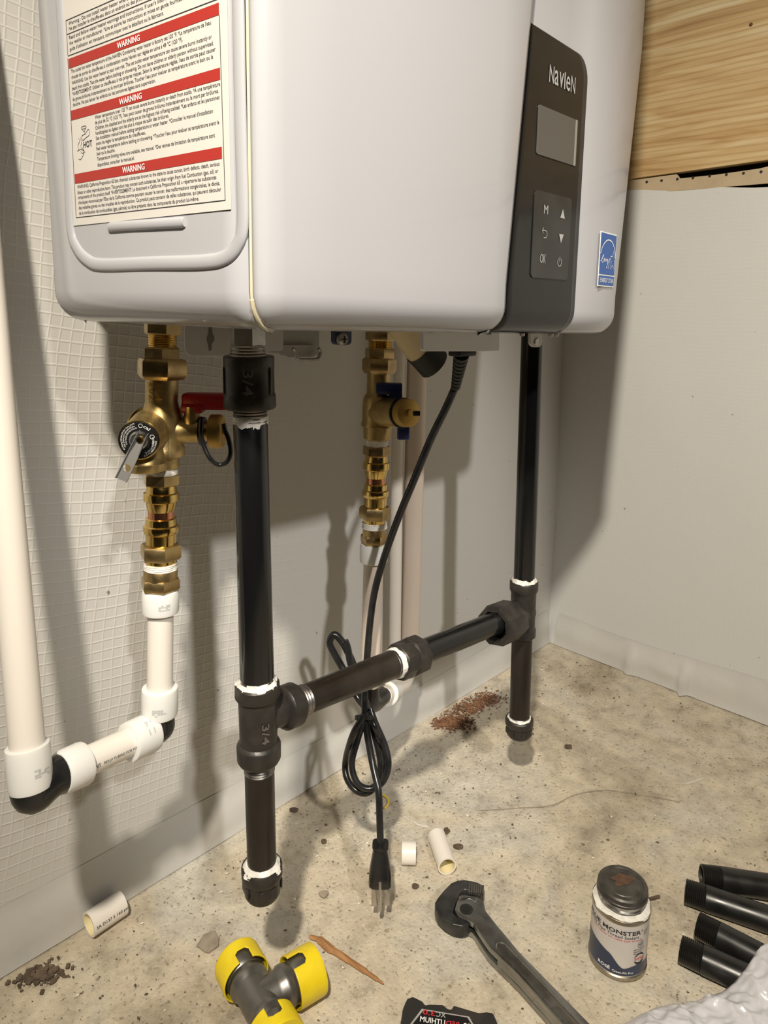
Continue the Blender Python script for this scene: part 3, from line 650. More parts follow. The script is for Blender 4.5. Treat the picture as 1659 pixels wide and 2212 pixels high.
stack(H, 'inlet_thread', M_STEEL, GX, thr(746, 772, 78, 78, 4, 5), 36)
# ------------------------------------------------------------------ plumbing
class Ax:
    """an axis in the room; points on it are picked by picture y (or x)"""
    def __init__(s, A, B, key=1): s.A, s.B, s.key = A, B, key; s.d = (B-A).normalized(); s.sg = proj(B)[key] > proj(A)[key]
    def pt(s, v):
        a, b = -.6, 1.6
        for _ in range(44):
            m = (a+b)/2
            if (proj(s.A+(s.B-s.A)*m)[s.key] < v) == s.sg: a = m
            else: b = m
        return s.A+(s.B-s.A)*a
def on(th, name, m, ax, prof, seg=36, ph=0.0, parent=None, jit=None, inner=None, **k):
    bm = NB(); o = ax.pt(prof[0][0]); pr = []
    for v, w in prof:
        P = ax.pt(v); pr.append(((P-o).dot(ax.d), mm(abs(w)/2, P)))
    if inner: # hollow: go back along the inside
        for v, w in inner: P = ax.pt(v); pr.append(((P-o).dot(ax.d), mm(w/2, P)))
        pr.append(pr[0])
    lathe(bm, o, ax.d, pr, seg, ph, caps=not inner, jit=jit)
    return th.part(name, bm, m, parent, **k)
rj = random.Random(3)
def lump(amt):
    ph_ = [rj.uniform(0, 6.28) for _ in range(12)]; dr = rj.uniform(.3, .8)
    return lambda k, i: amt*(.55*math.sin(3*k*2*PI/64+ph_[0]+i*dr)+.45*math.sin(7*k*2*PI/64+ph_[1]-i*.9)+.35*math.sin(13*k*2*PI/64+ph_[2]+i*1.7)+.2*math.sin(24*k*2*PI/64+ph_[3]+i))
def hexp(y0, y1, w, ch=3): return [(y0, w*.93), (y0+ch, w), (y1-ch, w), (y1, w*.93)]
# ---- gas line
G1 = Ax(aty(536, 720, -.217), aty(567, 1920, -.217)); G2 = Ax(aty(1150, 730, -.205), aty(1121, 1580, -.205))
T1c = G1.pt(1552); T2c = G2.pt(1322); MF = Ax(T1c, T2c, 0)
T = Thing('pipe_coupling', 'black iron bell coupling marked 3/4 at top of the gas pipe', 'pipe fitting', G1.pt(882))
cb = on(T, 'coupling_body', M_IRON, G1, [(768, 104), (770, 109), (792, 109), (795, 107), (848, 107), (851, 110), (855, 112), (878, 112), (882, 106)], 48)
for s in (-1, 1):
    bm = NB(); c = G1.pt(820)+R0*s*mm(48, G1.pt(820))-F0*mm(22, G1.pt(820)); box(bm, c, (mm(7, c), mm(10, c), mm(60, c)), (R0, F0, U0), .001); T.part('casting_rib', bm, M_IRON, cb)
def around(ax, ypx, rpx_, ang0=0.0):
    c = ax.pt(ypx); r = mm(rpx_, c)
    def fn(u, v, off=.0005):
        a = ang0+u/r; return c+(-F0*math.cos(a)+R0*math.sin(a))*(r+off)+U0*v
    return fn
f_ = around(G1, 822, 53.5, .15); f2 = lambda x, y: f_(y, -x)
bm = NB(); text(bm, '3/4', f2, -.010, .010, -.004, .0075, .01); T.part('cast_mark', bm, mat('iron_worn', (.16, .15, .14), .4, .5), cb, smooth=False)
f3 = around(G1, 866, 56, .25); bm = NB(); text(bm, '14', lambda x, y: f3(x, y), -.003, .003, -.002, .004); T.part('cast_mark', bm, mat('iron_mark', (.03, .028, .026), .6), cb, smooth=False)
T = Thing('gas_pipe', 'long upright black gas pipe with white sealant below the iron coupling', 'pipe', G1.pt(1490))
on(T, 'pipe_wall', M_BLACKPIPE, G1, [(912, 72), (914, 74), (1462, 73), (1466, 71)], 48)
on(T, 'pipe_thread', M_THREAD, G1, thr(880, 912, 72, 76, 5, 4), 40)
on(T, 'thread_sealant', M_SEAL, G1, [(898, 73), (903, 75), (908, 75), (914, 75), (922, 72)], 56, jit=lump(.04))
on(T, 'pipe_thread', M_THREAD, G1, thr(1464, 1492, 75, 68, 4, 4), 40)
T = Thing('pipe_tee', 'black iron tee with white sealant at foot of the nearer gas pipe', 'pipe fitting', G1.pt(1648))
tb = on(T, 'tee_body', M_IRON, G1, [(1474, 70), (1474, 90), (1477, 96), (1500, 97), (1503, 93), (1506, 83), (1600, 81), (1604, 91), (1608, 95), (1635, 94), (1642, 86), (1648, 70)], 48)
on(T, 'tee_branch', M_IRON, MF, [(566, 66), (606, 70), (609, 88), (612, 94), (634, 93), (639, 84), (640, 66)], 48)
on(T, 'thread_sealant', M_SEAL, G1, [(1463, 71), (1467, 75), (1471, 82), (1475, 91), (1480, 88)], 64, jit=lump(.055))
f_ = around(G1, 1565, 42.5, .55); bm = NB(); text(bm, '3/4', lambda x, y: f_(y, -x), -.009, .009, -.003, .006, .01); T.part('cast_mark', bm, mat('iron_worn', (.16, .15, .14), .4, .5), tb, smooth=False)
T = Thing('pipe_nipple', 'short dark pipe leg between the nearer tee and its cap', 'pipe', G1.pt(1880))
on(T, 'pipe_wall', M_BARE, G1, [(1664, 64), (1870, 62)], 48); on(T, 'pipe_thread', M_THREAD, G1, thr(1640, 1666, 70, 66, 5, 4), 40); on(T, 'pipe_thread', M_THREAD, G1, thr(1858, 1876, 64, 62, 4, 3), 40)
def pipecap(G, ys, w, label, extra):
    y0, y1 = ys; h = y1-y0; T = Thing('pipe_end_fitting', label, 'pipe cap', G.pt(y1))
    on(T, 'cap_body', M_IRON, G, [(y0, w*.93), (y0+h*.06, w), (y0+h*.32, w), (y0+h*.40, w*.94), (y0+h*.42, w*.90), (y0+h*.86, w*.87), (y0+h*.96, w*.78), (y1, w*.55)], 48)
    bm = NB(); c = G.pt(y0+h*.62)
    for k in range(4):
        a = k*PI/2+.5; d = -F0*math.cos(a)+R0*math.sin(a); e = -F0*math.cos(a+PI/2)+R0*math.sin(a+PI/2)
        box(bm, c+d*mm(w*.425, c), (mm(w*.44, c), mm(w*.05, c), mm(h*.36, c)), (e, d, U0), .001)
    T.part('grip_flat', bm, M_IRON)
    on(T, 'thread_sealant', M_SEAL, G, [(y0-h*.10, w*.75), (y0-h*.04, w*.84), (y0+h*.02, w*.93), (y0+h*.09, w*.99)] if extra else [(y0-3, w*.76), (y0, w*.84), (y0+2, w*.9)], 64, jit=lump(.05))
    return T
pipecap(G1, (1866, 1934), 88, 'black iron pipe cap with thick white sealant under nearer leg', True)
PT = pipecap(G2, (1550, 1589), 60, 'small black iron pipe cap under the farther leg', False)
T = Thing('manifold_pipe', 'dark steel pipe running from the nearer tee to the union', 'pipe', MF.pt(750)-V((0, 0, .0133)))
on(T, 'pipe_wall', M_BARE, MF, [(660, 63), (850, 60)], 48); on(T, 'pipe_thread', M_THREAD, MF, thr(638, 661, 68, 66, 4, 4), 40); on(T, 'pipe_thread', M_THREAD, MF, thr(843, 854, 62, 60, 3, 3), 40)
T = Thing('pipe_union', 'black iron union with hex nut and white sealant in middle of the cross pipe', 'pipe fitting', MF.pt(880)-V((0, 0, .018)))
on(T, 'union_body', M_IRON, MF, hexp(856, 884, 80, 2), 8, .2); on(T, 'union_nut', M_IRON, MF, [(880, 74), (883, 86), (902, 84), (907, 76), (910, 62)], 8, .5)
on(T, 'thread_sealant', M_SEAL, MF, [(848, 60), (852, 65), (857, 67), (861, 70)], 64, jit=lump(.06))
T = Thing('manifold_pipe', 'black pipe running from the union to the farther tee', 'pipe', MF.pt(1000)-V((0, 0, .0133)))
on(T, 'pipe_wall', M_BLACKPIPE, MF, [(906, 54), (1102, 47)], 48)
T = Thing('union_ring_nut', 'loose black ring nut hanging around cross pipe beside farther tee', 'ring nut', MF.pt(1075)-V((0, 0, .022)))
RN = Ax(MF.A+V((0, 0, -.0035)), MF.B+V((0, 0, -.0035)), 0)
on(T, 'ring_nut', M_IRON, RN, [(1066, 84), (1069, 90), (1104, 87), (1110, 78)], 8, .2, inner=[(1110, 58), (1066, 66)])
T = Thing('pipe_tee', 'black iron tee on the farther gas pipe', 'pipe fitting', G2.pt(1374))
on(T, 'tee_body', M_IRON, G2, [(1254, 46), (1254, 57), (1257, 61), (1272, 61), (1277, 56), (1281, 54), (1352, 52), (1357, 57), (1371, 57), (1374, 50), (1375, 44)], 48)
on(T, 'tee_branch', M_IRON, MF, [(1138, 46), (1112, 50), (1105, 52)], 40)
on(T, 'thread_sealant', M_SEAL, G2, [(1246, 44), (1250, 48), (1254, 55), (1257, 55)], 64, jit=lump(.05))
T = Thing('gas_pipe', 'upright black gas pipe dropping to the farther tee', 'pipe', G2.pt(1258))
bm = NB(); A_, B_ = G2.pt(1250), V((G2.pt(700).x, G2.pt(700).y, 1.45)); B_ = G2.A+(G2.A-G2.B)*1.55
tube(bm, [B_, G2.pt(700), A_], .01335, 36); T.part('pipe_wall', bm, M_BLACKPIPE)
on(T, 'pipe_thread', M_THREAD, G2, thr(1246, 1260, 44, 42, 3, 3), 36)
T = Thing('pipe_nipple', 'short dark pipe leg between the farther tee and its cap', 'pipe', G2.pt(1552))
on(T, 'pipe_wall', M_BARE, G2, [(1372, 45), (1545, 43)], 40); on(T, 'pipe_thread', M_THREAD, G2, thr(1545, 1556, 44, 43, 3, 3), 36)

# ---- hot side: service valve, press coupling, adapter, PEX
HX = Ax(aty(351, 690, -.12), aty(345, 1540, -.12))
hc = HX.pt(930)
T = Thing('service_valve', 'brass service valve with red handle and round pressure relief dial', 'valve', HX.pt(1022))
on(T, 'inlet_nut', M_BRASSH, HX, hexp(688, 723, 80), 6, .3); on(T, 'bright_thread', M_BRASSB, HX, thr(722, 751, 62, 62, 8, 3), 36)
on(T, 'tail_hex', M_BRASSH, HX, hexp(750, 780, 82), 6, .5); on(T, 'union_nut', M_BRASSH, HX, hexp(775, 815, 107, 6)+[(819, 92)], 6, .28)
vb = on(T, 'valve_body', M_BRASS, HX, [(815, 70), (822, 69), (866, 68), (878, 74), (892, 86), (910, 94), (940, 96), (962, 94), (966, 99), (982, 99), (985, 80), (987, 76), (1008, 76), (1012, 66)], 44)
f_ = around(HX, 842, 34.5, .15); f4 = around(HX, 842, 34.5, -.35); bm = NB()
text(bm, '214', lambda x, y: f_(y, -x), -.011, .008, -.003, .0055, .01); text(bm, '2025', lambda x, y: f4(y, -x), -.008, .012, -.003, .005, .01)
T.part('cast_mark', bm, mat('brass_mark', (.34, .22, .07), .45, .9), vb, smooth=False)
# relief valve towards the viewer
ra, rb = atd(330, 925, .615), atd(301, 950, .565); rd = (rb-ra).normalized(); RL = (rb-ra).length
bm = NB(); lathe(bm, ra, rd, [(-.01, .020), (0, .0203), (RL*.12, .0203), (RL*.14, .0185), (RL*.40, .0178), (RL*.70, .0168), (RL*.9, .0160), (RL, .0158)], 44); rv = T.part('relief_valve', bm, M_BRASS)
bm = NB(); c = ra+rd*RL*.10; lathe(bm, c, rd, [(0, .0195), (.0008, .0208), (.0022, .0208), (.003, .0195)], 48); T.part('relief_collar', bm, M_BRASSB, rv)
RO = Ax(atd(327, 950, .588), atd(325, 1018, .588))
o0 = rb-rd*RL*.42; O1 = V((o0.x, o0.y, atd(325, 1017, .588).z)); hh_ = o0.z-O1.z
bm = NB(); lathe(bm, o0, V((0, 0, -1)), [(0, .0128), (hh_*.55, .0142), (hh_*.74, .0155), (hh_*.78, .0166), (hh_*.95, .0166), (hh_, .0158)], 44); T.part('relief_outlet', bm, M_BRASS, rv)
bm = NB(); lathe(bm, rb, rd, [(-.0005, .0158), (.0012, .0160), (.0016, .0150)], 44); T.part('dial_rim', bm, M_BRASSB, rv)
bm = NB(); lathe(bm, rb, rd, [(.0005, .0149), (.0019, .0149)], 44); T.part('dial', bm, mat('dial_black', (.006, .006, .007), .35), rv)
du = V((-rd.y, rd.x, 0)).normalized(); du = du if du.dot(CR) > 0 else -du; dv = rd.cross(du); dv = dv if dv.z > 0 else -dv
def DF(x, y, off=.0021): return rb+rd*off+du*x+dv*y
bm = NB()
def ringtext(s, r, a0, a1, h):
    """letters on a circle, a0..a1 degrees clockwise from the top"""
    sw = 1 if a1 > a0 else -1
    text(bm, s, lambda x, y: DF((r+sw*y)*math.sin(math.radians(x)), (r+sw*y)*math.cos(math.radians(x))), a0, a1, 0, h, .01)
ringtext('AN Rating 200,000 BTU/hr Temp 210°F', .0130, -125, -12, .0011); ringtext('CSA CAPACITY 450,000 BTU/hr', .0112, -118, -12, .0011); ringtext('21.22 VALVE CRN 0G21972.2CL', .0094, -110, -5, .0011)
ringtext('cal', .0108, 20, 46, .0026); ringtext('65/1300', .0104, 78, 108, .0014); ringtext('20023 STZEE 2.6 21T', .0128, 92, 165, .0011); ringtext('JOHNS STZEE CL', .0110, 92, 158, .0011)
for cx, cy, r in ((.0018, .0117, .0016), (.0104, .0026, .0018)): ribbon(bm, [(cx+r*math.cos(2*PI*i/6), cy+r*math.sin(2*PI*i/6)) for i in range(6)], .0004, DF, True)
T.part('dial_lettering', bm, mat('dial_print', (.55, .54, .50), .5), rv, smooth=False)
bm = NB(); lathe(bm, rb, rd, [(.0015, .0074), (.003, .0074), (.0046, .0060), (.0046, .004)], 36); T.part('dial_hub', bm, M_STEEL, rv)
la, lb = atd(311, 934, .556), atd(262, 1036, .548); ld = (lb-la).normalized(); lw_ = ld.cross(rd).normalized(); LL = (lb-la).length
def LP(t, s, o=0.0): return la+ld*t*LL+lw_*s+rd*o
bm = NB()
hole = [LP(.755+.0033/LL*math.cos(a), .0030*math.sin(a)) for a in [2*PI*i/16 for i in range(16)]]
out = [LP(0, -.0042), LP(.0, .0042), LP(1, .0046), LP(1, -.0046)]
# strip with a real hole, made as an upper and a lower half
for s in (1, -1):
    arc = [LP(.755+.0030/LL*math.cos(a), s*.0030*math.sin(a)) for a in [PI*i/10 for i in range(11)]]
    pg = [LP(1, 0)]+arc+[LP(.12, 0), LP(.12, s*.0030), LP(.3, s*.0036), LP(1, s*.0040)]
    vs = [bm.verts.new(p) for p in pg]; ws = [bm.verts.new(p+rd*.0009) for p in pg]; n_ = len(vs)
    for tri in tessellate_polygon([pg]): bm.faces.new([vs[i] for i in tri]); bm.faces.new([ws[i] for i in tri][::-1])
    for i in range(1, n_-1): bm.faces.new((vs[i], vs[(i+1) % n_], ws[(i+1) % n_], ws[i]))
    prism(bm, [LP(-.02, s*.0030), LP(.3, s*.0036), LP(1, s*.0040), LP(1, s*.0040, .0028), LP(.45, s*.0038, .0032), LP(.02, s*.0030, .0062)], lw_*s*.0008)
T.part('lever', bm, mat('lever_steel', (.10, .094, .088), .55, .4), rv, smooth=False, label='steel test lever with a hole')
bm = NB(); c = atd(302, 951, .553); lathe(bm, c-rd*.004, rd, [(0, .0028), (.004, .0028), (.0052, .002)], 20); T.part('lever_screw', bm, M_BRASSB, rv)
# drain port to the right
PX = Ax(hc, hc+R0*.08, 0)
on(T, 'drain_port', M_BRASS, PX, [(372, 60), (392, 58), (402, 52), (428, 50), (434, 46), (452, 44), (458, 44)], 36)
on(T, 'port_cap', mat('cap_brass', (.50, .33, .09), .5, .75, col2=(.44, .28, .08), scale=50), PX, [(453, 60), (456, 74), (478, 74), (482, 66), (482, 24), (488, 20)], 36)
f5 = PX.pt(415)
bm = NB(); lathe(bm, f5, U0, [(0, .008), (.012, .0075), (.0145, .0062), (.0215, .0062)], 24); T.part('valve_stem', bm, M_BRASS)
def cb_(x0, y0, x1, y1, d, th):
    a = atd((x0+x1)/2, (y0+y1)/2, d); return a, (mm(x1-x0, a), th, mm(y1-y0, a))
dz_ = depth(hc)
bm = NB(); c, s_ = cb_(396, 849, 500, 884, dz_, .015); box(bm, c, s_, (R0, F0, U0), .0025, 3); c, s_ = cb_(395, 870, 441, 891, dz_, .017); box(bm, c, s_, (R0, F0, U0), .002); hd = T.part('handle', bm, M_REDPL, label='red plastic handle')
c, s_ = cb_(440, 862, 470, 870, dz_, .015); bm = NB(); text(bm, 'JONES STEPHENS', lambda x, y: c-F0*.0079+R0*x+U0*y, -.014, .014, -.001, .0032, .005); T.part('handle_lettering', bm, M_REDTX, hd, smooth=False)
bm = NB(); on(T, 'strap_ring', M_RUBBER, PX, [(433, 60), (434, 64), (443, 62), (444, 58)], 30)
bm = NB(); tube(bm, spline([atd(x, y, dz_-.020 if i < 4 else dz_-.014) for i, (x, y) in enumerate(((436, 905), (434, 935), (441, 965), (455, 992), (472, 1004), (490, 998), (498, 978), (494, 950), (486, 930), (483, 915)))], 8), .0020, 10); T.part('cap_strap', bm, M_RUBBER)
T = Thing('press_coupling', 'bright brass and copper press coupling below the valve with the relief dial', 'pipe fitting', HX.pt(1230))
def press(ax, y, k, T):
    """y: picture rows; k: width scale; bright press fitting"""
    f = lambda a: y[0]+(y[1]-y[0])*a
    on(T, 'hex_end', M_BRASSH, ax, hexp(f(0), f(.115), 78*k, 2), 6, .35)
    on(T, 'press_socket', M_BRASSB, ax, [(f(.11), 60*k), (f(.13), 64*k), (f(.19), 66*k), (f(.20), 75*k), (f(.235), 77*k), (f(.275), 76*k), (f(.29), 66*k), (f(.33), 64*k), (f(.385), 58*k)], 12, .1)
    on(T, 'copper_band', M_COPPER, ax, [(f(.38), 56*k), (f(.46), 56*k)], 32)
    on(T, 'press_socket', M_BRASSB, ax, [(f(.455), 58*k), (f(.465), 64*k), (f(.53), 66*k), (f(.54), 74*k), (f(.575), 77*k), (f(.61), 74*k), (f(.625), 66*k), (f(.75), 64*k)], 12, .1)
    on(T, 'hex_end', M_BRASSH, ax, hexp(f(.74), f(.885), 89*k, 5), 6, .3)
    on(T, 'neck', M_BRASSB, ax, [(f(.88), 66*k), (f(.935), 64*k)], 24)
    on(T, 'thread_sealant', M_SEAL, ax, thr(f(.93), f(1), 70*k, 72*k, 4, 2), 40, jit=lump(.02))
press(HX, (1023, 1229), 1.0, T)
on(T, 'thread_sealant', M_SEAL, HX, [(1010, 64), (1014, 68), (1022, 68), (1025, 64)], 40, jit=lump(.03))
T = Thing('pipe_adapter', 'brass pipe adapter with hex foot above the hot white pipe', 'pipe fitting', HX.pt(1272))
on(T, 'collar', M_BRASSH, HX, [(1227, 70), (1229, 72), (1250, 72)], 36); on(T, 'hex_foot', M_BRASSH, HX, hexp(1247, 1271, 86, 4), 6, .35)
# ---- white PEX run on the hot side
def ring(th, ax, y0, y1, w, key=1, stamp=None):
    d = y1-y0
    o = on(th, 'clamp_ring', M_RING, ax, [(y0, w*.76), (y0+d*.02, w*.97), (y0+d*.12, w), (y0+d*.82, w), (y0+d*.95, w*.95), (y1, w*.80)], 44)
    return o
def stampon(th, o, ax, v, w, ang, sz=.006):
    c = ax.pt(v); r = mm(w/2, c); u, q, n_ = frame(ax.d); bm = NB(); rr_ = random.Random(int(v))
    cdir = (CAM-c); cdir = (cdir-ax.d*cdir.dot(ax.d)).normalized(); side_ = ax.d.cross(cdir)
    for i in range(5):
        for j in range(4):
            if rr_.random() < .55:
                a = ang+(i-2.5)*.15*sz/.006; t = (j-2)*sz*.28; a2 = a+.13*sz/.006; t2 = t+sz*.2
                f = lambda A, TT: c+(cdir*math.cos(A)+side_*math.sin(A))*(r+.0003)+ax.d*TT
                poly(bm, [f(a, t), f(a2, t), f(a2, t2), f(a, t2)])
    th.part('ring_stamp', bm, M_STAMP, o, smooth=False)
T = Thing('pex_pipe', 'short upright white plastic pipe below the brass adapter with milky clamp rings', 'pipe', HX.pt(1548))
on(T, 'pipe_wall', M_PEX, HX, [(1272, 55), (1535, 54)], 40)
r1 = ring(T, HX, 1322, 1272, 78); r2 = ring(T, HX, 1484, 1546, 77); stampon(T, r2, HX, 1522, 77, .05); stampon(T, r1, HX, 1300, 78, -.2, .005)
LX = Ax(atd(-4, 900, .545), atd(66, 1690, .545))           # left riser
he = HX.pt(1573); le = LX.pt(1700)
RX = Ax(he+(le-he)*.10, le-(le-he)*.02, 0)
def elbow(name, label, A, dA, C, dB, r):
    """quarter bend between two pipe ends: leaves A along dA, arrives with dB"""
    pts = [A, A+dA*.006]; L_ = (C-A).length
    p0, p3 = A+dA*.004, C-dB*.004; p1, p2 = p0+dA*L_*.55, p3-dB*L_*.55
    pts = [A]+[p0*(1-t)**3+p1*3*t*(1-t)**2+p2*3*t*t*(1-t)+p3*t**3 for t in [i/14 for i in range(15)]]+[C]
    bm = NB(); tube(bm, pts, r, 32); return solo(name, label, 'pipe fitting', bm, M_RUBBER, A-V((0, 0, .03)))
rr = (le-he).normalized()
elbow('pipe_elbow', 'shiny black elbow under the short upright white pipe', HX.pt(1540), V((0, 0, -1)), RX.pt(324), rr, .0128)
T = Thing('pex_pipe', 'short sloping white plastic pipe with black print between two black elbows', 'pipe', RX.pt(220)-V((0, 0, .015)))
on(T, 'pipe_wall', M_PEX, RX, [(325, 58), (136, 66)], 40)
r1 = ring(T, RX, 276, 330, 84); r2 = ring(T, RX, 182, 128, 92); stampon(T, r1, RX, 305, 84, .25)
c = RX.pt(228); rdir = -RX.d if RX.d.dot(CR) < 0 else RX.d; cdir = (CAM-c); cdir = (cdir-rdir*cdir.dot(rdir)).normalized(); ud = rdir.cross(cdir); ud = ud if ud.z > 0 else -ud
def RF(x, y, r=.0123, a0=-.62):
    a = a0+y/r; return c+rdir*x+(cdir*math.cos(a)+ud*math.sin(a))*(r+.0004)
bm = NB(); l0 = (RX.pt(186)-c).dot(rdir); text(bm, 'NS', lambda x, y: RF(x, y), l0, l0+.005, -.001, .0032); text(bm, 'PEXLP TUBING FOR PO', lambda x, y: RF(x, y), l0+.008, l0+.040, -.0005, .0022); T.part('pipe_print', bm, M_INK, smooth=False)
elbow('pipe_elbow', 'large black elbow joining the sloping white pipe to tall left riser', RX.pt(130), rr, LX.pt(1690), V((0, 0, 1)), .0150)
T = Thing('pex_pipe', 'tall white plastic riser at the left edge with milky ring at its foot', 'pipe', LX.pt(1700))
on(T, 'pipe_wall', M_PEX, LX, [(560, 72), (1690, 72)], 44)
bm = NB(); c = LX.pt(560); tube(bm, [c, c+(LX.A-LX.B)*3], .0127, 40); T.part('pipe_wall', bm, M_PEX)
r1 = ring(T, LX, 1608, 1706, 91); stampon(T, r1, LX, 1660, 91, -.55)
# ---- cold side
CXx = Ax(aty(822, 700, -.123), aty(799, 1480, -.123)); cc = CXx.pt(890); cdp = depth(cc)
T = Thing('service_valve', 'brass service valve with blue handles on the cold side behind the cord', 'valve', CXx.pt(962))
on(T, 'inlet_nut', M_BRASSH, CXx, hexp(706, 736, 64), 6, .3); on(T, 'bright_thread', M_BRASSB, CXx, thr(735, 754, 52, 52, 6, 3), 32)
on(T, 'tail_hex', M_BRASSH, CXx, hexp(752, 778, 65), 6, .5); on(T, 'union_nut', M_BRASSH, CXx, hexp(774, 803, 74, 4)+[(807, 64)], 6, .28)
on(T, 'valve_body', M_BRASS, CXx, [(803, 51), (848, 51), (854, 60), (862, 66), (880, 68), (910, 67), (914, 72), (920, 72), (922, 62), (946, 60), (950, 50)], 40)
CPd = (R0*.55-F0*.83).normalized(); k0 = atd(874, 892, cdp-.042)
bm = NB(); lathe(bm, cc, (k0-cc).normalized(), [(0, .017), ((k0-cc).length*.55, .0155), ((k0-cc).length, .0145)], 32); T.part('drain_port', bm, M_BRASS)
kd = (k0-cc).normalized()
bm = NB(); lathe(bm, k0-kd*.006, kd, [(0, .0150), (.0003, .0165), (.003, .0165), (.0033, .0150)], 36); T.part('strap_ring', bm, M_RUBBER)
bm = NB(); lathe(bm, k0-kd*.003, kd, [(0, .0140), (.001, .0150), (.011, .0148), (.012, .0135), (.012, .0042), (.015, .0040)], 36); T.part('port_cap', bm, mat('cap_brass', (.50, .33, .09), .5, .75))
bm = NB(); c = atd(900, 893, cdp-.057); box(bm, c, (.0075, .004, .0055), (R0, F0, U0), .001); T.part('cap_tether', bm, M_RUBBER)
bm = NB(); c, s_ = cb_(812, 827, 869, 851, cdp-.02, .012); box(bm, c, s_, (R0, F0, U0), .0018); c, s_ = cb_(839, 845, 869, 863, cdp-.018, .012); box(bm, c, s_, (R0, F0, U0), .0015); T.part('handle', bm, M_BLUEPL, label='dark blue plastic handle')
bm = NB(); c, s_ = cb_(858, 912, 885, 950, cdp-.018, .010); box(bm, c, s_, (R0, F0, U0), .0022, 3); T.part('handle', bm, M_BLUEPL, label='lower dark blue handle')
T = Thing('press_coupling', 'bright brass and copper press coupling below the valve with blue handles', 'pipe fitting', CXx.pt(1140))
on(T, 'thread_sealant', M_SEAL, CXx, [(947, 48), (951, 50), (962, 49), (965, 46)], 36, jit=lump(.03)); press(CXx, (963, 1140), .77, T)
T = Thing('pipe_adapter', 'brass pipe adapter above the cold white pipe', 'pipe fitting', CXx.pt(1173))
on(T, 'collar', M_BRASSH, CXx, [(1138, 50), (1158, 52)], 32); on(T, 'hex_foot', M_BRASSH, CXx, hexp(1154, 1173, 59, 3), 6, .35)
T = Thing('pex_pipe', 'pale plastic pipe on the cold side passing behind the cord and cross pipe', 'pipe', CXx.pt(1485))
on(T, 'pipe_wall', M_PEXB, CXx, [(1172, 44), (1480, 41)], 36); ring(T, CXx, 1213, 1173, 61)
ce = CXx.pt(1486); BX = Ax(aty(903, 700, -.032), aty(884, 1440, -.032))
ce2 = aty(832, 1500, -.10); ce3 = aty(870, 1478, -.06)
elbow('pipe_elbow', 'black elbow under the pale cold pipe behind the cross pipe', CXx.pt(1472), V((0, 0, -1)), ce2, (ce3-ce2).normalized(), .0105)
T = Thing('pex_pipe', 'milky plastic stub bent from the cold elbow toward the wall pipe', 'pipe', ce3-V((0, 0, .02)))
bm = NB(); tube(bm, spline([ce2-(ce3-ce2)*.1, ce2, ce3, BX.pt(1440)], 6), [.0105]*4+[.0112]*15, 28); T.part('pipe_wall', bm, M_PEX)
bm = NB(); d = (ce3-ce2).normalized(); lathe(bm, ce2+d*.006, d, [(0, .012), (.002, .0155), (.026, .0155), (.03, .012)], 32); T.part('clamp_ring', bm, M_RING)
T = Thing('pex_pipe', 'beige plastic pipe fixed flat against wall behind the heater cord', 'pipe', BX.pt(1450))
bm = NB(); tube(bm, [BX.A+(BX.A-BX.B)*1.2, BX.A, BX.pt(1450)], .0138, 32); T.part('pipe_wall', bm, M_PEXB)
T = Thing('lit_strip_tube', 'added thin white tube standing for the lit strip of wall left of beige pipe', 'pipe', aty(855, 1420, -.020))  # added tube; its white stands in for a lit strip of wall film
bm = NB(); tube(bm, [aty(866, 690, -.022), aty(857, 1050, -.022), aty(853, 1420, -.022)], .0085, 24); T.part('tube_wall', bm, M_PEX)
bm = NB(); lathe(bm, aty(853, 1414, -.022), V((0, 0, -1)), [(0, .009), (.006, .0095), (.012, .009)], 24); T.part('end_collar', bm, M_RING)
# ---- power cord
T = Thing('power_cord', 'black power cord with coiled slack tied up and plug hanging over floor', 'power cord', atz(825, 1965))
bm = NB(); c = aty(999, 763, -.275); box(bm, c, (.025, .014, .005), None, .0015); T.part('plug_flange', bm, M_MATTEBLK)
sA, sB = aty(997, 765, -.275), atd(984, 838, .70); sd = (sB-sA).normalized(); SL = (sB-sA).length; pr = []
for i in range(9):
    t = i/9; r = .0072-.0028*t; pr += [(SL*t, r), (SL*(t+.075), r), (SL*(t+.078), r*.78), (SL*(t+.108), r*.78)]
bm = NB(); lathe(bm, sA, sd, pr, 20); T.part('strain_relief', bm, M_MATTEBLK)
CP = [(986, 830, .70), (964, 880, .705), (930, 950, .715), (895, 1035, .725), (862, 1115, .74), (833, 1195, .755), (811, 1270, .77), (800, 1340, .782), (793, 1420, .79), (788, 1490, .79), (790, 1560, .785), (803, 1640, .775), (817, 1705, .76), (820, 1760, .755), (822, 1826, .752)]
bm = NB(); tube(bm, spline([atd(*p) for p in CP], 8), .0039, 12); T.part('cord', bm, M_RUBBER)
bm = NB()
for pts in ([(786, 1545, 0.775), (763, 1585, 0.775), (747, 1640, .795), (749, 1680, .79), (770, 1708, .785), (795, 1712, .78), (818, 1690, .785), (834, 1655, .79), (830, 1625, .795), (812, 1575, 0.775), (795, 1540, 0.785)],
            [(790, 1545, 0.785), (772, 1600, 0.785), (760, 1650, 0.780), (771, 1690, 0.775), (797, 1704, 0.775), (826, 1690, 0.775), (839, 1655, 0.775), (832, 1612, 0.780), (810, 1560, 0.785), (800, 1530, 0.790)],
            [(795, 1545, 0.795), (812, 1600, 0.790), (822, 1650, 0.785), (816, 1690, 0.785), (805, 1701, 0.787)]):
    tube(bm, spline([atd(*p) for p in pts], 8), .0036, 10)
T.part('coiled_loop', bm, M_RUBBER)
bm = NB()
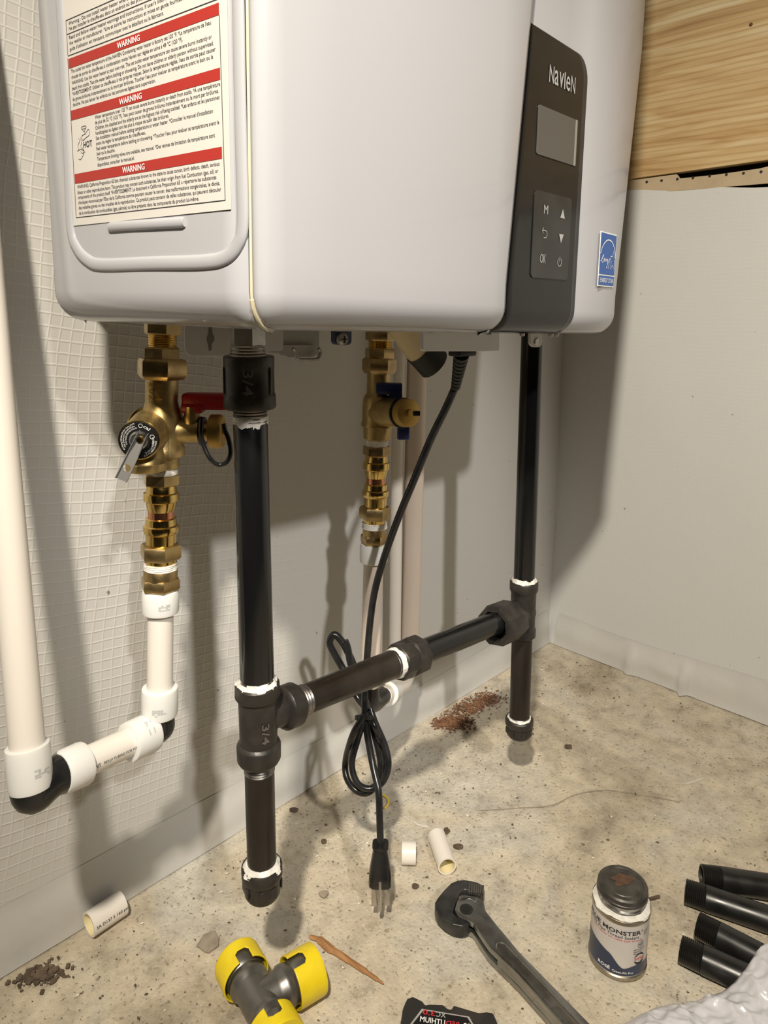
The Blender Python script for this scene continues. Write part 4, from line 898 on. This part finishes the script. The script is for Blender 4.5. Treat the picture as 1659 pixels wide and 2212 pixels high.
tube(bm, spline([atd(*p) for p in ((792, 1530, 0.795), (775, 1510, 0.805), (758, 1480, 0.810), (738, 1440, 0.815), (722, 1412, 0.815), (712, 1388, 0.815), (722, 1371, 0.815), (738, 1385, 0.815), (752, 1410, 0.815), (765, 1440, 0.815), (782, 1490, 0.810), (793, 1535, 0.800))], 8), .0042, 12)
tube(bm, spline([atd(*p) for p in ((745, 1384, 0.813), (751, 1400, 0.813), (757, 1430, 0.813), (770, 1470, 0.810))], 6), .0042, 12)
T.part('upper_loop', bm, M_RUBBER)
bm = NB()
for k in range(3): tube(bm, spline([atd(x, y+k*3, 0.775) for x, y in ((770, 1547), (785, 1546), (803, 1548))]+[atd(803, 1548+k*3, 0.805), atd(785, 1547+k*3, 0.810), atd(770, 1548+k*3, 0.805)], 5, True), .0012, 8, closed=True)
T.part('wire_tie', bm, M_MATTEBLK)
pb = atd(822, 1822, .752); pe = atd(821, 1908, .752)
pdn = (pe-pb).normalized(); PLn = (pe-pb).length; bm = NB()
sec = [(0, .0085, .0075), (.06, .0088, .0078), (.10, .0072, .0066), (.35, .0092, .0080), (.72, .0118, .0098), (.97, .0122, .0100), (1, .0112, .009)]
rings = []
for t, a, b in sec:
    ring_ = []
    for k in range(24):
        an = 2*PI*k/24; cx_ = math.copysign(abs(math.cos(an))**.55, math.cos(an)); sy_ = math.copysign(abs(math.sin(an))**.55, math.sin(an))
        ring_.append(bm.verts.new(pb+pdn*PLn*t+R0*a*cx_+F0*b*sy_))
    rings.append(ring_)
for a, b in zip(rings, rings[1:]):
    for k in range(24): bm.faces.new((a[k], a[(k+1) % 24], b[(k+1) % 24], b[k]))
bm.faces.new(rings[0][::-1]); bm.faces.new(rings[-1]); pg = T.part('plug_body', bm, M_RUBBER, sharp=45)
for x, y1, wd_, th_ in ((808, 1957, .0055, .0016), (836, 1955, .0055, .0016)):
    a = atd(x, 1904, .751); b = atd(x, y1, .751); bm = NB(); box(bm, (a+b)/2, (wd_, th_, (b-a).length), (R0, F0, (a-b).normalized()), .0004); T.part('prong', bm, M_STEEL, pg)
bm = NB(); a, b = atd(821, 1904, .744), atd(820, 1968, .744); tube(bm, [a, a+(b-a)*.93, b], [.0023, .0023, .0014], 12); T.part('prong', bm, M_STEEL, pg)
# ------------------------------------------------------------------ things on the floor
def offcut(label, A, B, w, print_=None):
    """a cut piece of plastic pipe lying on the floor; A is the open end that shows, w its picture width"""
    a0 = atz(*A, 0); r = mm(w/2, a0); a, b = atz(*A, r), atz(*B, r); d = (b-a).normalized(); L_ = (b-a).length
    T = Thing('pipe_offcut', label, 'pipe offcut', V(((a.x+b.x)/2, (a.y+b.y)/2, 0)), 'white pipe offcuts')
    bm = NB(); lathe(bm, a, d, [(0, r*.84), (0, r), (L_, r), (L_, r*.84)], 40, caps=False); o = T.part('outer_wall', bm, M_PEX)
    bm = NB(); lathe(bm, a, d, [(0, r*.842), (L_, r*.842)], 40, caps=False); T.part('bore', bm, M_PEXIN)
    if print_:
        m_ = (a+b)/2; cdir = CAM-m_; cdir = (cdir-d*cdir.dot(d)).normalized(); q = d if d.dot(CR) > 0 else -d; up_ = q.cross(cdir); up_ = up_ if up_.z > 0 else -up_
        bm = NB(); text(bm, print_, lambda x, y: m_+q*x+(cdir*math.cos(-.62+y/r)+up_*math.sin(-.62+y/r))*(r+.0003), -L_*.44, L_*.49, -.001, .0030, .01); T.part('pipe_print', bm, M_INK, o, smooth=False)
    return T
offcut('printed white pipe offcut lying by foot of the left wall', (192, 1998), (264, 1950), 52, 'SA D137 5 160 psi')
offcut('long white pipe offcut lying behind the wrench head', (966, 1872), (943, 1806), 40)
offcut('tiny white pipe ring standing beside the plug', (868, 1842), (898, 1843), 44)
# four loose black nipples
for A, B, lab_ in (((1515, 1893), (1720, 1925), 'rearmost black pipe nipple lying on the floor at right'), ((1480, 1925), (1700, 2000), 'second black pipe nipple from the back at right'),
                   ((1507, 1998), (1720, 2110), 'third black pipe nipple from the back at right'), ((1470, 2050), (1640, 2128), 'front black pipe nipple nearest the white bag')):
    r = .01335; a, b = atz(*A, r), atz(*B, r); d = (b-a).normalized(); L_ = (b-a).length
    T = Thing('pipe_nipple', lab_, 'pipe', V(((a.x+b.x)/2, (a.y+b.y)/2, 0)), 'loose black nipples')
    tl = .020; pr = []
    for k in range(11): pr += [(tl*k/11, r*.905+r*.055*k/11), (tl*(k+.5)/11, r*.955+r*.05*k/11)]
    bm = NB(); lathe(bm, a, d, [(0, r*.78)]+pr+[(tl, r*.94)], 40, caps=False); T.part('nipple_thread', bm, mat('nipple_thread', (.02, .019, .018), .3, .6), sharp=20)
    bm = NB(); lathe(bm, a+d*tl, d, [(0, r*.94), (.001, r), (L_-tl, r), (L_-tl, r*.78)], 40, caps=False); T.part('pipe_wall', bm, M_NIPPLE)
    bm = NB(); lathe(bm, a, d, [(0, r*.78), (L_, r*.78)], 32, caps=False); T.part('bore', bm, M_IRON)
# can of sealant
cbp = atz(1333, 2066); cbp.z = 0
T = Thing('sealant_can', 'small round can of thread sealant with dark screw lid', 'can', cbp)
CA = Ax(V((cbp.x, cbp.y, .11)), V((cbp.x, cbp.y, 0)))
rc = mm(60, cbp); hz = lambda y: vz(cbp, y)
zs_ = hz(1950)
def canp(name, m, prof, seg=56, parent=None, jit=None, **k):
    bm = NB(); lathe(bm, V((cbp.x, cbp.y, 0)), U0, prof, seg, jit=jit); return T.part(name, bm, m, parent, **k)
zt = hz(1906)
cn = canp('can_body', M_CANBODY, [(.0045, rc*.975), (zs_, rc*.975)])
canp('bottom_rim', M_CANMET, [(0, rc*.98), (.001, rc*1.01), (.0045, rc*1.01), (.0055, rc*.975)])
canp('top_rim', M_CANMET, [(zs_-.001, rc*.975), (zs_+.0005, rc*1.0), (zs_+.0035, rc*1.0), (zs_+.0045, rc*.95)])
canp('dried_sealant', M_SEAL, [(zs_+.003, rc*.985), (zs_+.0045, rc*.97), (zs_+.0055, rc*.88), (zs_+.0065, rc*.80)], 64, jit=lump(.025))
canp('can_neck', M_STEEL, [(zs_+.004, rc*.86), (zs_+.007, rc*.79), (zs_+.009, rc*.83), (zs_+.0105, rc*.79), (zt-.010, rc*.80), (zt-.009, rc*.83), (zt-.0075, rc*.80)], 56, jit=lump(.008))
lt = canp('lid', M_LID, [(zt-.0082, rc*.84), (zt-.0076, rc*.87), (zt-.0062, rc*.87), (zt-.0056, rc*.85), (zt-.0015, rc*.85), (zt, rc*.80), (zt+.0001, rc*.70), (zt-.0008, rc*.68), (zt-.0008, rc*.62), (zt-.0002, rc*.60), (zt-.0002, rc*.02)], 56)
bm = NB(); poly(bm, [V((cbp.x+R0.x*x+F0.x*y, cbp.y+R0.y*x+F0.y*y, zt+.0001)) for x, y in [(.0105*(1+.25*math.sin(3*a+1)+.12*math.sin(7*a))*math.cos(a), .0072*(1+.2*math.sin(2*a)+.15*math.sin(5*a))*math.sin(a)+.003) for a in [2*PI*i/40 for i in range(40)]]])
T.part('lid_rust', bm, M_RUST, lt, smooth=False)
fd = (CAM-cbp); fd.z = 0; fd.normalize(); sd_ = V((-fd.y, fd.x, 0)); sd_ = sd_ if sd_.dot(CR) > 0 else -sd_
LT, LBt = zs_-.002, .0065; LH = LT-LBt; rl = rc*.975
def cf(x, y, off=.0003):   # x: angle in degrees from the viewer's side, y: 0 bottom .. 1 top of the label
    a = math.radians(x); return cbp+(fd*math.cos(a)+sd_*math.sin(a))*(rl+off)+V((0, 0, LBt+LH*y))
bm = NB(); n_ = 60; lo, hi = [], []
for i in range(n_+1):
    x = -100+200*i/n_
    if x < -20: h_ = .40+.08*math.sin((x+100)/80*PI)
    elif x < 15: t = (x+20)/35; h_ = .40+(.15-.40)*(t*t*(3-2*t))
    else: h_ = .15+.07*math.sin((x-15)/70*PI)
    lo.append(bm.verts.new(cf(x, 0))); hi.append(bm.verts.new(cf(x, h_)))
for i in range(n_): bm.faces.new((lo[i], lo[i+1], hi[i+1], hi[i]))
T.part('label_wave', bm, M_CANNAVY, cn)
bm = NB()
text(bm, 'BLUE MONSTER', cf, -78, 46, .845, .075, .03); text(bm, '®', cf, 46.5, 51, .885, .04); text(bm, 'PTFE Pipe Thread Sealant', cf, -70, 42, .765, .058, .004)
text(bm, 'NSF', cf, 42, 55, .60, .05, .02)
for k in range(3): ribbon(bm, [(54, .868-.035*k), (67-2*k, .868-.035*k)], .009, lambda x, y: cf(x, y))
for k, s in enumerate(('NSF/ANSI/CAN', 'Standard 61', 'Standard 372')): text(bm, s, cf, 32, 60-4*k, .52-.04*k, .026, .01)
ribbon(bm, [(47+13*math.cos(a), .33+.105*math.sin(a)) for a in [2*PI*i/30 for i in range(30)]], .022, lambda x, y: cf(x, y), True)
def seg_(a0, a1): return [cf(47+13*math.cos(a), .33+.105*math.sin(a)) for a in [a0+(a1-a0)*i/10 for i in range(11)]]
ribbon(bm, [(48.5+8.5*math.cos(a), .625+.06*math.sin(a)) for a in [2*PI*i/24 for i in range(24)]], .008, lambda x, y: cf(x, y), True)
poly(bm, seg_(math.radians(28), math.radians(152))); poly(bm, seg_(math.radians(208), math.radians(332)))
T.part('label_print', bm, M_INK, cn, smooth=False)
bm = NB(); text(bm, 'Lubrication on metal pipe threads', cf, -58, 50, .715, .032, .006); T.part('label_print', bm, M_REDPRINT, cn, smooth=False)
bm = NB(); text(bm, 'PTFE', lambda x, y: cf(x, y, .0005), 36, 59, .305, .05, .012)
T.part('label_print', bm, M_REDPRINT, cn, smooth=False)
bm = NB(); text(bm, 'ROSÉ', lambda x, y: cf(x, y, .0006), -38, -12, .06, .06, .02); T.part('label_print', bm, M_WHITEPRINT, cn, smooth=False)
bm = NB(); text(bm, 'Clean-Fit Pro', lambda x, y: cf(x, y, .0006), -8, 34, .05, .042, .01); T.part('label_print', bm, M_WHITEPRINT, cn, smooth=False)
# hook wrench
TZ = .020
wz = lambda x, y, z=TZ: atz(880+x*.16878, 1880+y*.16878, z)
wb = atz(1040, 1990); wb.z = 0
T = Thing('pipe_wrench', 'grey steel hook-jaw pipe wrench lying on the concrete', 'wrench', wb)
LE = [(1120, 2106), (1218, 2214)]; far = V((.0, 0, 0))
hp = [wz(640, 375), wz(790, 330), wz(930, 352), wz(985, 420), wz(1000, 510), wz(1130, 680), wz(1290, 870), atz(1120, 2054, TZ), atz(1275, 2212, TZ)]
e2 = (atz(1275, 2212, TZ)-atz(1120, 2054, TZ)).normalized(); hp.append(hp[-1]+e2*.045)
lf_ = [wz(1060, 990), wz(960, 850), wz(850, 675), wz(740, 615), wz(650, 580), wz(605, 500)]
l2 = (atz(1218, 2214, TZ)-atz(1120, 2106, TZ)).normalized()
hp += [atz(1218, 2214, TZ)+l2*.045, atz(1120, 2106, TZ)]+lf_
bm = NB(); prism(bm, hp, V((0, 0, -.0065)), .0009); T.part('handle_upper_cheek', bm, M_CHROME)
dn = V((0, 0, -.0130))
lo_ = [p+dn for p in [wz(1060, 990), wz(960, 850), wz(870, 700), wz(760, 640)]]
bm = NB(); hp2 = [p-V((0, 0, .0125)) for p in hp]; prism(bm, hp2, V((0, 0, -.0062)), .0009); T.part('handle_lower_cheek', bm, M_CHROME)
bm = NB(); core = [atz(1075, 2062, TZ), wz(1290, 870), atz(1120, 2056, TZ), hp[9], hp[10], atz(1120, 2104, TZ)]
prism(bm, [p-V((0, 0, .005)) for p in core], V((0, 0, -.009)), .0004); T.part('handle_web', bm, M_CHROME)
bm = NB(); q0, q1 = atz(1083, 2046, TZ+.0003), atz(1215, 2188, TZ+.0003); qd = (q1-q0).normalized(); qn = V((-qd.y, qd.x, 0))
pg = [q0+qn*.0052*math.sin(a)-qd*.0052*math.cos(a) for a in [-PI/2+PI*i/8 for i in range(9)]]+[q1+qd*.04+qn*.0052, q1+qd*.04-qn*.0052]
tube(bm, pg, .0006, 8, closed=True); T.part('grip_recess', bm, M_STEEL)
jw = [(350, 405), (398, 330), (470, 245), (560, 155), (640, 122), (725, 112), (830, 130), (910, 152), (972, 190), (985, 250), (978, 290), (940, 318), (860, 300), (790, 262), (735, 235), (690, 262), (660, 310), (640, 380), (600, 470), (590, 540), (640, 590), (740, 640), (800, 690), (700, 715), (580, 690), (480, 630), (395, 550), (360, 480)]
bm = NB(); prism(bm, [wz(x, y, .0175) for x, y in jw], V((0, 0, -.0150)), .0018, 3); T.part('hook_jaw', bm, M_JAW)
for k in range(7):
    t = k/6; a = wz(800+170*t, 180+22*t, .019); b = wz(790+175*t, 300+2*t, .019); bm = NB(); d = (b-a).normalized(); box(bm, (a+b)/2, ((b-a).length, .0022, .004), (d, V((-d.y, d.x, 0)), U0), .0006); T.part('jaw_tooth', bm, mat('worn_teeth', (.16, .15, .135), .42, .7))
bm = NB(); prism(bm, [wz(x, y, .0205) for x, y in ((655, 330), (690, 312), (800, 322), (905, 345), (880, 400), (790, 360), (700, 385), (650, 400))], V((0, 0, -.012)), .001); T.part('lower_jaw_face', bm, M_CHROME)
bm = NB(); prism(bm, [wz(x, y, .0120) for x, y in ((655, 325), (690, 265), (735, 238), (790, 265), (850, 300), (900, 340), (700, 330), (655, 352), (634, 400), (630, 370))], V((0, 0, -.002))); T.part('jaw_throat_shade', bm, M_MATTEBLK, smooth=False)  # black plate paints the shade in the gap between the jaws
bm = NB(); lathe(bm, wz(755, 510, TZ-.001), U0, [(0, .0095*.75), (.0012, .0095*.75), (.0016, .0055)], 28); T.part('pivot_pin', bm, M_JAW)
q2 = atz(1122, 2118, TZ-.009); ed_ = (atz(1205, 2212, TZ-.009)-q2).normalized(); en_ = V((ed_.y, -ed_.x, 0)); en_ = en_ if en_.dot(CAM-q2) > 0 else -en_
bm = NB(); text(bm, 'JIMGO SLIM L', lambda x, y: q2+ed_*x+en_*.0009+U0*y, -.006, .048, -.002, .005, .006); T.part('stamped_lettering', bm, mat('stamp_dark', (.05, .05, .048), .5), smooth=False)
# press tee with yellow caps
TR = .0160; tz_ = .0215
P0 = atz(516, 2083, tz_); P1 = atz(604, 2248, tz_); J = P0+(P1-P0)*.52; PBr = atz(682, 2122, tz_)
rdn = (P1-P0).normalized(); bd_ = V((-rdn.y, rdn.x, 0)); bd_ = bd_ if bd_.dot(PBr-J) > 0 else -bd_
BL = (PBr-J).length; RLn = (P1-P0).length
T = Thing('press_tee', 'grey steel press tee with bright yellow end caps on the floor', 'pipe fitting', V((J.x, J.y, 0)))
def arm(o, d, L_, nm):
    bm = NB(); lathe(bm, o, d, [(0, TR), (L_*.30, TR), (L_*.36, TR*1.02), (L_*.44, TR*1.16), (L_*.50, TR*1.17), (L_*.62, TR*1.08), (L_*.68, TR*1.20), (L_*.95, TR*1.22), (L_*.95, TR*1.05)], 44); T.part(nm, bm, M_GREYST)
def ycap(o, d, L_):
    bm = NB(); seg = 112; u, v_, n_ = frame(d); r = TR*1.33; a0 = math.atan2(v_.z, u.z)+PI/seg; rings = []; N_ = 26
    # open sleeve with a rounded slot on its upper side
    for j in range(N_+1):
        t = L_*(.60+.50*j/N_); rings.append([bm.verts.new(o+d*t+(u*math.cos(a0+2*PI*k/seg)+v_*math.sin(a0+2*PI*k/seg))*r) for k in range(seg)])
    for j in range(N_):
        for k in range(seg):
            kk = min(k+1, seg-1-k); s_ = j/14
            hw = 5.6 if s_ < .72 else (5.6*math.sqrt(max(0, 1-((s_-.72)/.28)**2)) if s_ < 1 else -1)
            if kk < hw: continue
            bm.faces.new((rings[j][k], rings[j][(k+1) % seg], rings[j+1][(k+1) % seg], rings[j+1][k]))
    bm.faces.new(rings[-1]); c = T.part('end_cap', bm, M_YELLOW, label='yellow plastic end cap'); mod(c, 'SOLIDIFY', thickness=.0014, offset=1); return c
for d, L_, nm in ((-rdn, RLn*.52, 'run_arm'), (rdn, RLn*.48, 'run_arm'), (bd_, BL, 'branch_arm')):
    arm(J, d, L_, nm); ycap(J, d, L_)
# battery
bz = .050; b0 = atz(874, 2148, bz); b1 = atz(1076, 2181, bz); bu = (b1-b0).normalized(); bv = V((bu.y, -bu.x, 0)); bv = bv if bv.dot(CAM-b0) > 0 else -bv; bw = (b1-b0).length
T = Thing('battery_pack', 'scuffed black tool battery with grey-edged label reading upside down', 'battery', V((((b0+b1)/2+bv*.03).x, ((b0+b1)/2+bv*.03).y, 0)))
def bf(x, y, z=0.0): return b0+bu*bw*x+bv*y+U0*z
bd = .062
out_ = [bf(.0, .012), bf(.03, .003), bf(.09, 0), bf(.20, .003), bf(.23, .006), bf(.28, .0045), bf(.42, .003), bf(.47, .006), bf(.51, .006), bf(.53, .002), bf(.66, .0035), bf(.80, .005), bf(.88, .003), bf(.95, .003), bf(1.0, .012), bf(1.01, bd-.01), bf(.97, bd), bf(.03, bd), bf(-.01, bd-.01)]
bm = NB(); prism(bm, out_, V((0, 0, -bz)), .0022, 3); sh = T.part('shell', bm, M_BATT)
def trap(i, z): return [bf(.20+i*.02, .011+i*.0012, z), bf(.70-i*.02, .011+i*.0012, z), bf(.80-i*.012, .024, z), bf(.86-i*.015, .058, z), bf(.08+i*.02, .058, z), bf(.085+i*.025, .028-i*.0006, z)]
bm = NB(); prism(bm, trap(0, .0002), V((0, 0, .0005))); fr_ = T.part('label_border', bm, M_GREYPRINT, smooth=False)
bm = NB(); prism(bm, trap(1, .0005), V((0, 0, .0004))); T.part('label_face', bm, M_BATTL, fr_, smooth=False)
def bt2(s, x0, x1, y, h, m, bold=.012):
    bm = NB(); text(bm, s, lambda x, yy: bf(1-x, -yy, .0012), 1-x0, 1-x1, -y, h, bold); T.part('label_lettering', bm, m, fr_, smooth=False)
bt2('XC', .46, .355, .0160, .0042, M_GREYPRINT); bt2('3.0', .345, .215, .0160, .0042, M_REDPRINT)
bt2('LITHIUM', .455, .195, .0225, .0046, M_WHITEPRINT); bt2('RED', .60, .465, .0225, .0046, M_REDPRINT); bt2('M12', .78, .64, .0235, .0060, M_WHITEPRINT)
# crumpled plastic bag at the right edge
edge = [(1322, 2250), (1334, 2228), (1353, 2212), (1385, 2197), (1425, 2189), (1475, 2177), (1520, 2164), (1560, 2150), (1590, 2133), (1618, 2110), (1645, 2092), (1680, 2075), (1730, 2060)]
NQ = atz(1640, 2132)
E3 = spline([atz(x, y) for x, y in edge], 12); cb3 = atz(1715, 2440); bm = NB(); G = []; NR = 64
for i, e in enumerate(E3):
    row = []
    for j in range(NR+1):
        t = j/NR; p = e.lerp(V((cb3.x, cb3.y, 0)), t); rdg = 1-abs(fbm(p.x*17, p.y*17, 4.4, 3)); rd2 = 1-abs(fbm(p.x*45, p.y*45, 7.4, 2))
        z = .030*(1-(1-min(t*2.6, 1))**2.2)+(.011*(rdg-.6)+.007*(rd2-.55)+.004*(.5-abs(fbm(p.x*90+p.y*30, p.y*80, 1.4, 2))))*min(t*7, 1)+.002
        z += .024*math.exp(-((p-NQ).length/.034)**2)*min(t*9, 1)
        row.append(bm.verts.new((p.x, p.y, max(z, .0012))))
    G.append(row)
for a, b in zip(G, G[1:]):
    for k in range(NR): bm.faces.new((a[k], a[k+1], b[k+1], b[k]))
bg = solo('plastic_bag', 'crumpled translucent white plastic bag at the right edge', 'plastic bag', bm, M_BAG, V((cb3.x, cb3.y, 0)), sharp=180)
# scraps
bm = NB(); sp = [(668, 2023), (690, 2030), (712, 2048), (735, 2062), (770, 2085), (800, 2105), (829, 2125)]; C_ = [atz(x, y, .003) for x, y in sp]
tube(bm, spline(C_, 5), [.0012]+[.0026]*4+[.0042]*3+[.0046]*4+[.0036]*6+[.003]*6+[.0022]*4+[.0012]*2+[.0004]*1, 7, flat=.55, up=U0)
solo('wood_splinter', 'long brown wood splinter lying on the concrete', 'splinter', bm, M_SPLINT, atz(735, 2062), smooth=False)
def flake(name, label, cx, cy, w, h, m, th=.0025, seed=1, n=14):
    rq = random.Random(seed); c = atz(cx, cy); rx, ry = mm(w/2, c), mm(h/2, c)*1.5; bm = NB()
    pts = [c+R0*rx*math.cos(2*PI*i/n)*rq.uniform(.65, 1.1)+F0*ry*math.sin(2*PI*i/n)*rq.uniform(.65, 1.1)+U0*.0002 for i in range(n)]
    prism(bm, pts, V((0, 0, th)), th*.25); return solo(name, label, 'scrap', bm, m, c, smooth=False)
flake('concrete_flake', 'flat grey-brown flake on floor beside the yellow-capped tee', 452, 2036, 54, 36, M_CHIP, seed=4)
flake('debris_chip', 'brown chip lying behind the long white offcut', 965, 1797, 15, 13, M_CHIPD, .003, 2, 11)
flake('debris_chip', 'dark twig-like chip right of the long white offcut', 990, 1832, 26, 9, M_CHIPD, .004, 9, 8)
flake('debris_chip', 'small dark chip left of the wrench jaw', 897, 1917, 18, 9, M_CHIPD, .003, 6, 9)
flake('debris_chip', 'reddish chip by skirt behind the nearer pipe leg', 634, 1752, 24, 9, M_CHIPD, .003, 11, 10)
flake('debris_chip', 'tiny brown chip in front of the tiny pipe ring', 700, 1820, 14, 9, M_CHIPD, .003, 12, 8)
flake('debris_chip', 'grey chip left of the wood splinter', 700, 1934, 24, 14, M_CHIP, .003, 13, 9)
flake('debris_chip', 'brown chip on the floor right of the farther pipe cap', 1228, 1615, 22, 10, M_CHIPD, .003, 14, 9)
bm = NB(); tube(bm, spline([atz(x, y, .003) for x, y in ((822, 1716), (832, 1719), (839, 1728), (838, 1738), (831, 1746))], 6), .0012, 8); solo('wire_scrap', 'curved yellow wire scrap under the cord loop', 'wire', bm, M_WIREY, atz(832, 1730))
bm = NB(); tube(bm, [atz(1402, 1942, .003), atz(1425, 1936, .004)], .0016, 8); solo('nail', 'thin dark nail lying behind the sealant can', 'nail', bm, M_CHIPD, atz(1412, 1940))
# rust-coloured dust at the foot of the wall
bm = NB(); rq = random.Random(21); ctr = [(985, 1560, 46, 20), (1010, 1530, 42, 18), (1050, 1512, 40, 18), (965, 1565, 28, 12)]
for i in range(1500):
    cx, cy, sx, sy = rq.choice(ctr); P = atz(cx+rq.gauss(0, sx*.45), cy+rq.gauss(0, sy*.5)); s = rq.uniform(.0008, .0030); P.z += rq.uniform(.0, .004)
    if P.y > -.012: continue
    a = rq.uniform(0, PI); u = V((math.cos(a), math.sin(a), rq.uniform(-.4, .4)))*s; v = V((-math.sin(a), math.cos(a), rq.uniform(-.4, .4)))*s*rq.uniform(.4, 1); w_ = U0*s*.6
    p = [bm.verts.new(P+k) for k in (u, v, -u, -v)]; q = bm.verts.new(P+w_); q2_ = bm.verts.new(P-w_*.3)
    for k in range(4): bm.faces.new((p[k], p[(k+1) % 4], q)); bm.faces.new((p[(k+1) % 4], p[k], q2_))
o = solo('rust_dust', 'patch of orange-brown rust dust at foot of the back wall', 'dust', bm, M_SAWDUST, atz(1010, 1535), smooth=False); o['kind'] = 'stuff'
# grit scattered over the slab
bm = NB()
for mi, n_, s0, s1, sd2 in ((0, 1000, .0004, .0017, 31), (1, 420, .0005, .0019, 37)):
    rq = random.Random(sd2)
    for i in range(n_):
        P = V((rq.uniform(.0, 1.15), rq.uniform(-.62, -.025), 0)); s = s0+(s1-s0)*rq.random()**3
        if rq.random() < .5: P = V((rq.uniform(.15, 1.15), -.03-abs(rq.gauss(0, .10)), 0))
        a = rq.uniform(0, PI); u = V((math.cos(a), math.sin(a), 0))*s*rq.uniform(.8, 1.8); v = V((-math.sin(a), math.cos(a), 0))*s
        p = [bm.verts.new(P+k+U0*.0004) for k in (u, v*rq.uniform(.6, 1.2), -u, -v)]; q = bm.verts.new(P+U0*s*.9)
        for k in range(4): bm.faces.new((p[k], p[(k+1) % 4], q)).material_index = mi
o = solo('floor_grit', 'dark and pale specks of grit scattered over the concrete floor', 'grit', bm, [M_CHIPD, M_CHIPW], V((.5, -.3, 0)), smooth=False); o['kind'] = 'stuff'
# loose rubble by the left foot of the wall
bm = NB(); rq = random.Random(5)
for i in range(260):
    P = atz(rq.gauss(70, 34), rq.gauss(2102, 15)); s = rq.uniform(.0006, .0024)
    if P.y > -.012: continue
    a = rq.uniform(0, PI); u = V((math.cos(a), math.sin(a), 0)); box(bm, P+U0*s*.3, (s*2.2, s*1.5, s), (u, V((-u.y, u.x, 0)), U0), s*.2, 1)
o = solo('wall_rubble', 'heap of brown rubble crumbs in lower left corner against the wall', 'rubble', bm, M_CHIPD, atz(70, 2100), smooth=False); o['kind'] = 'stuff'
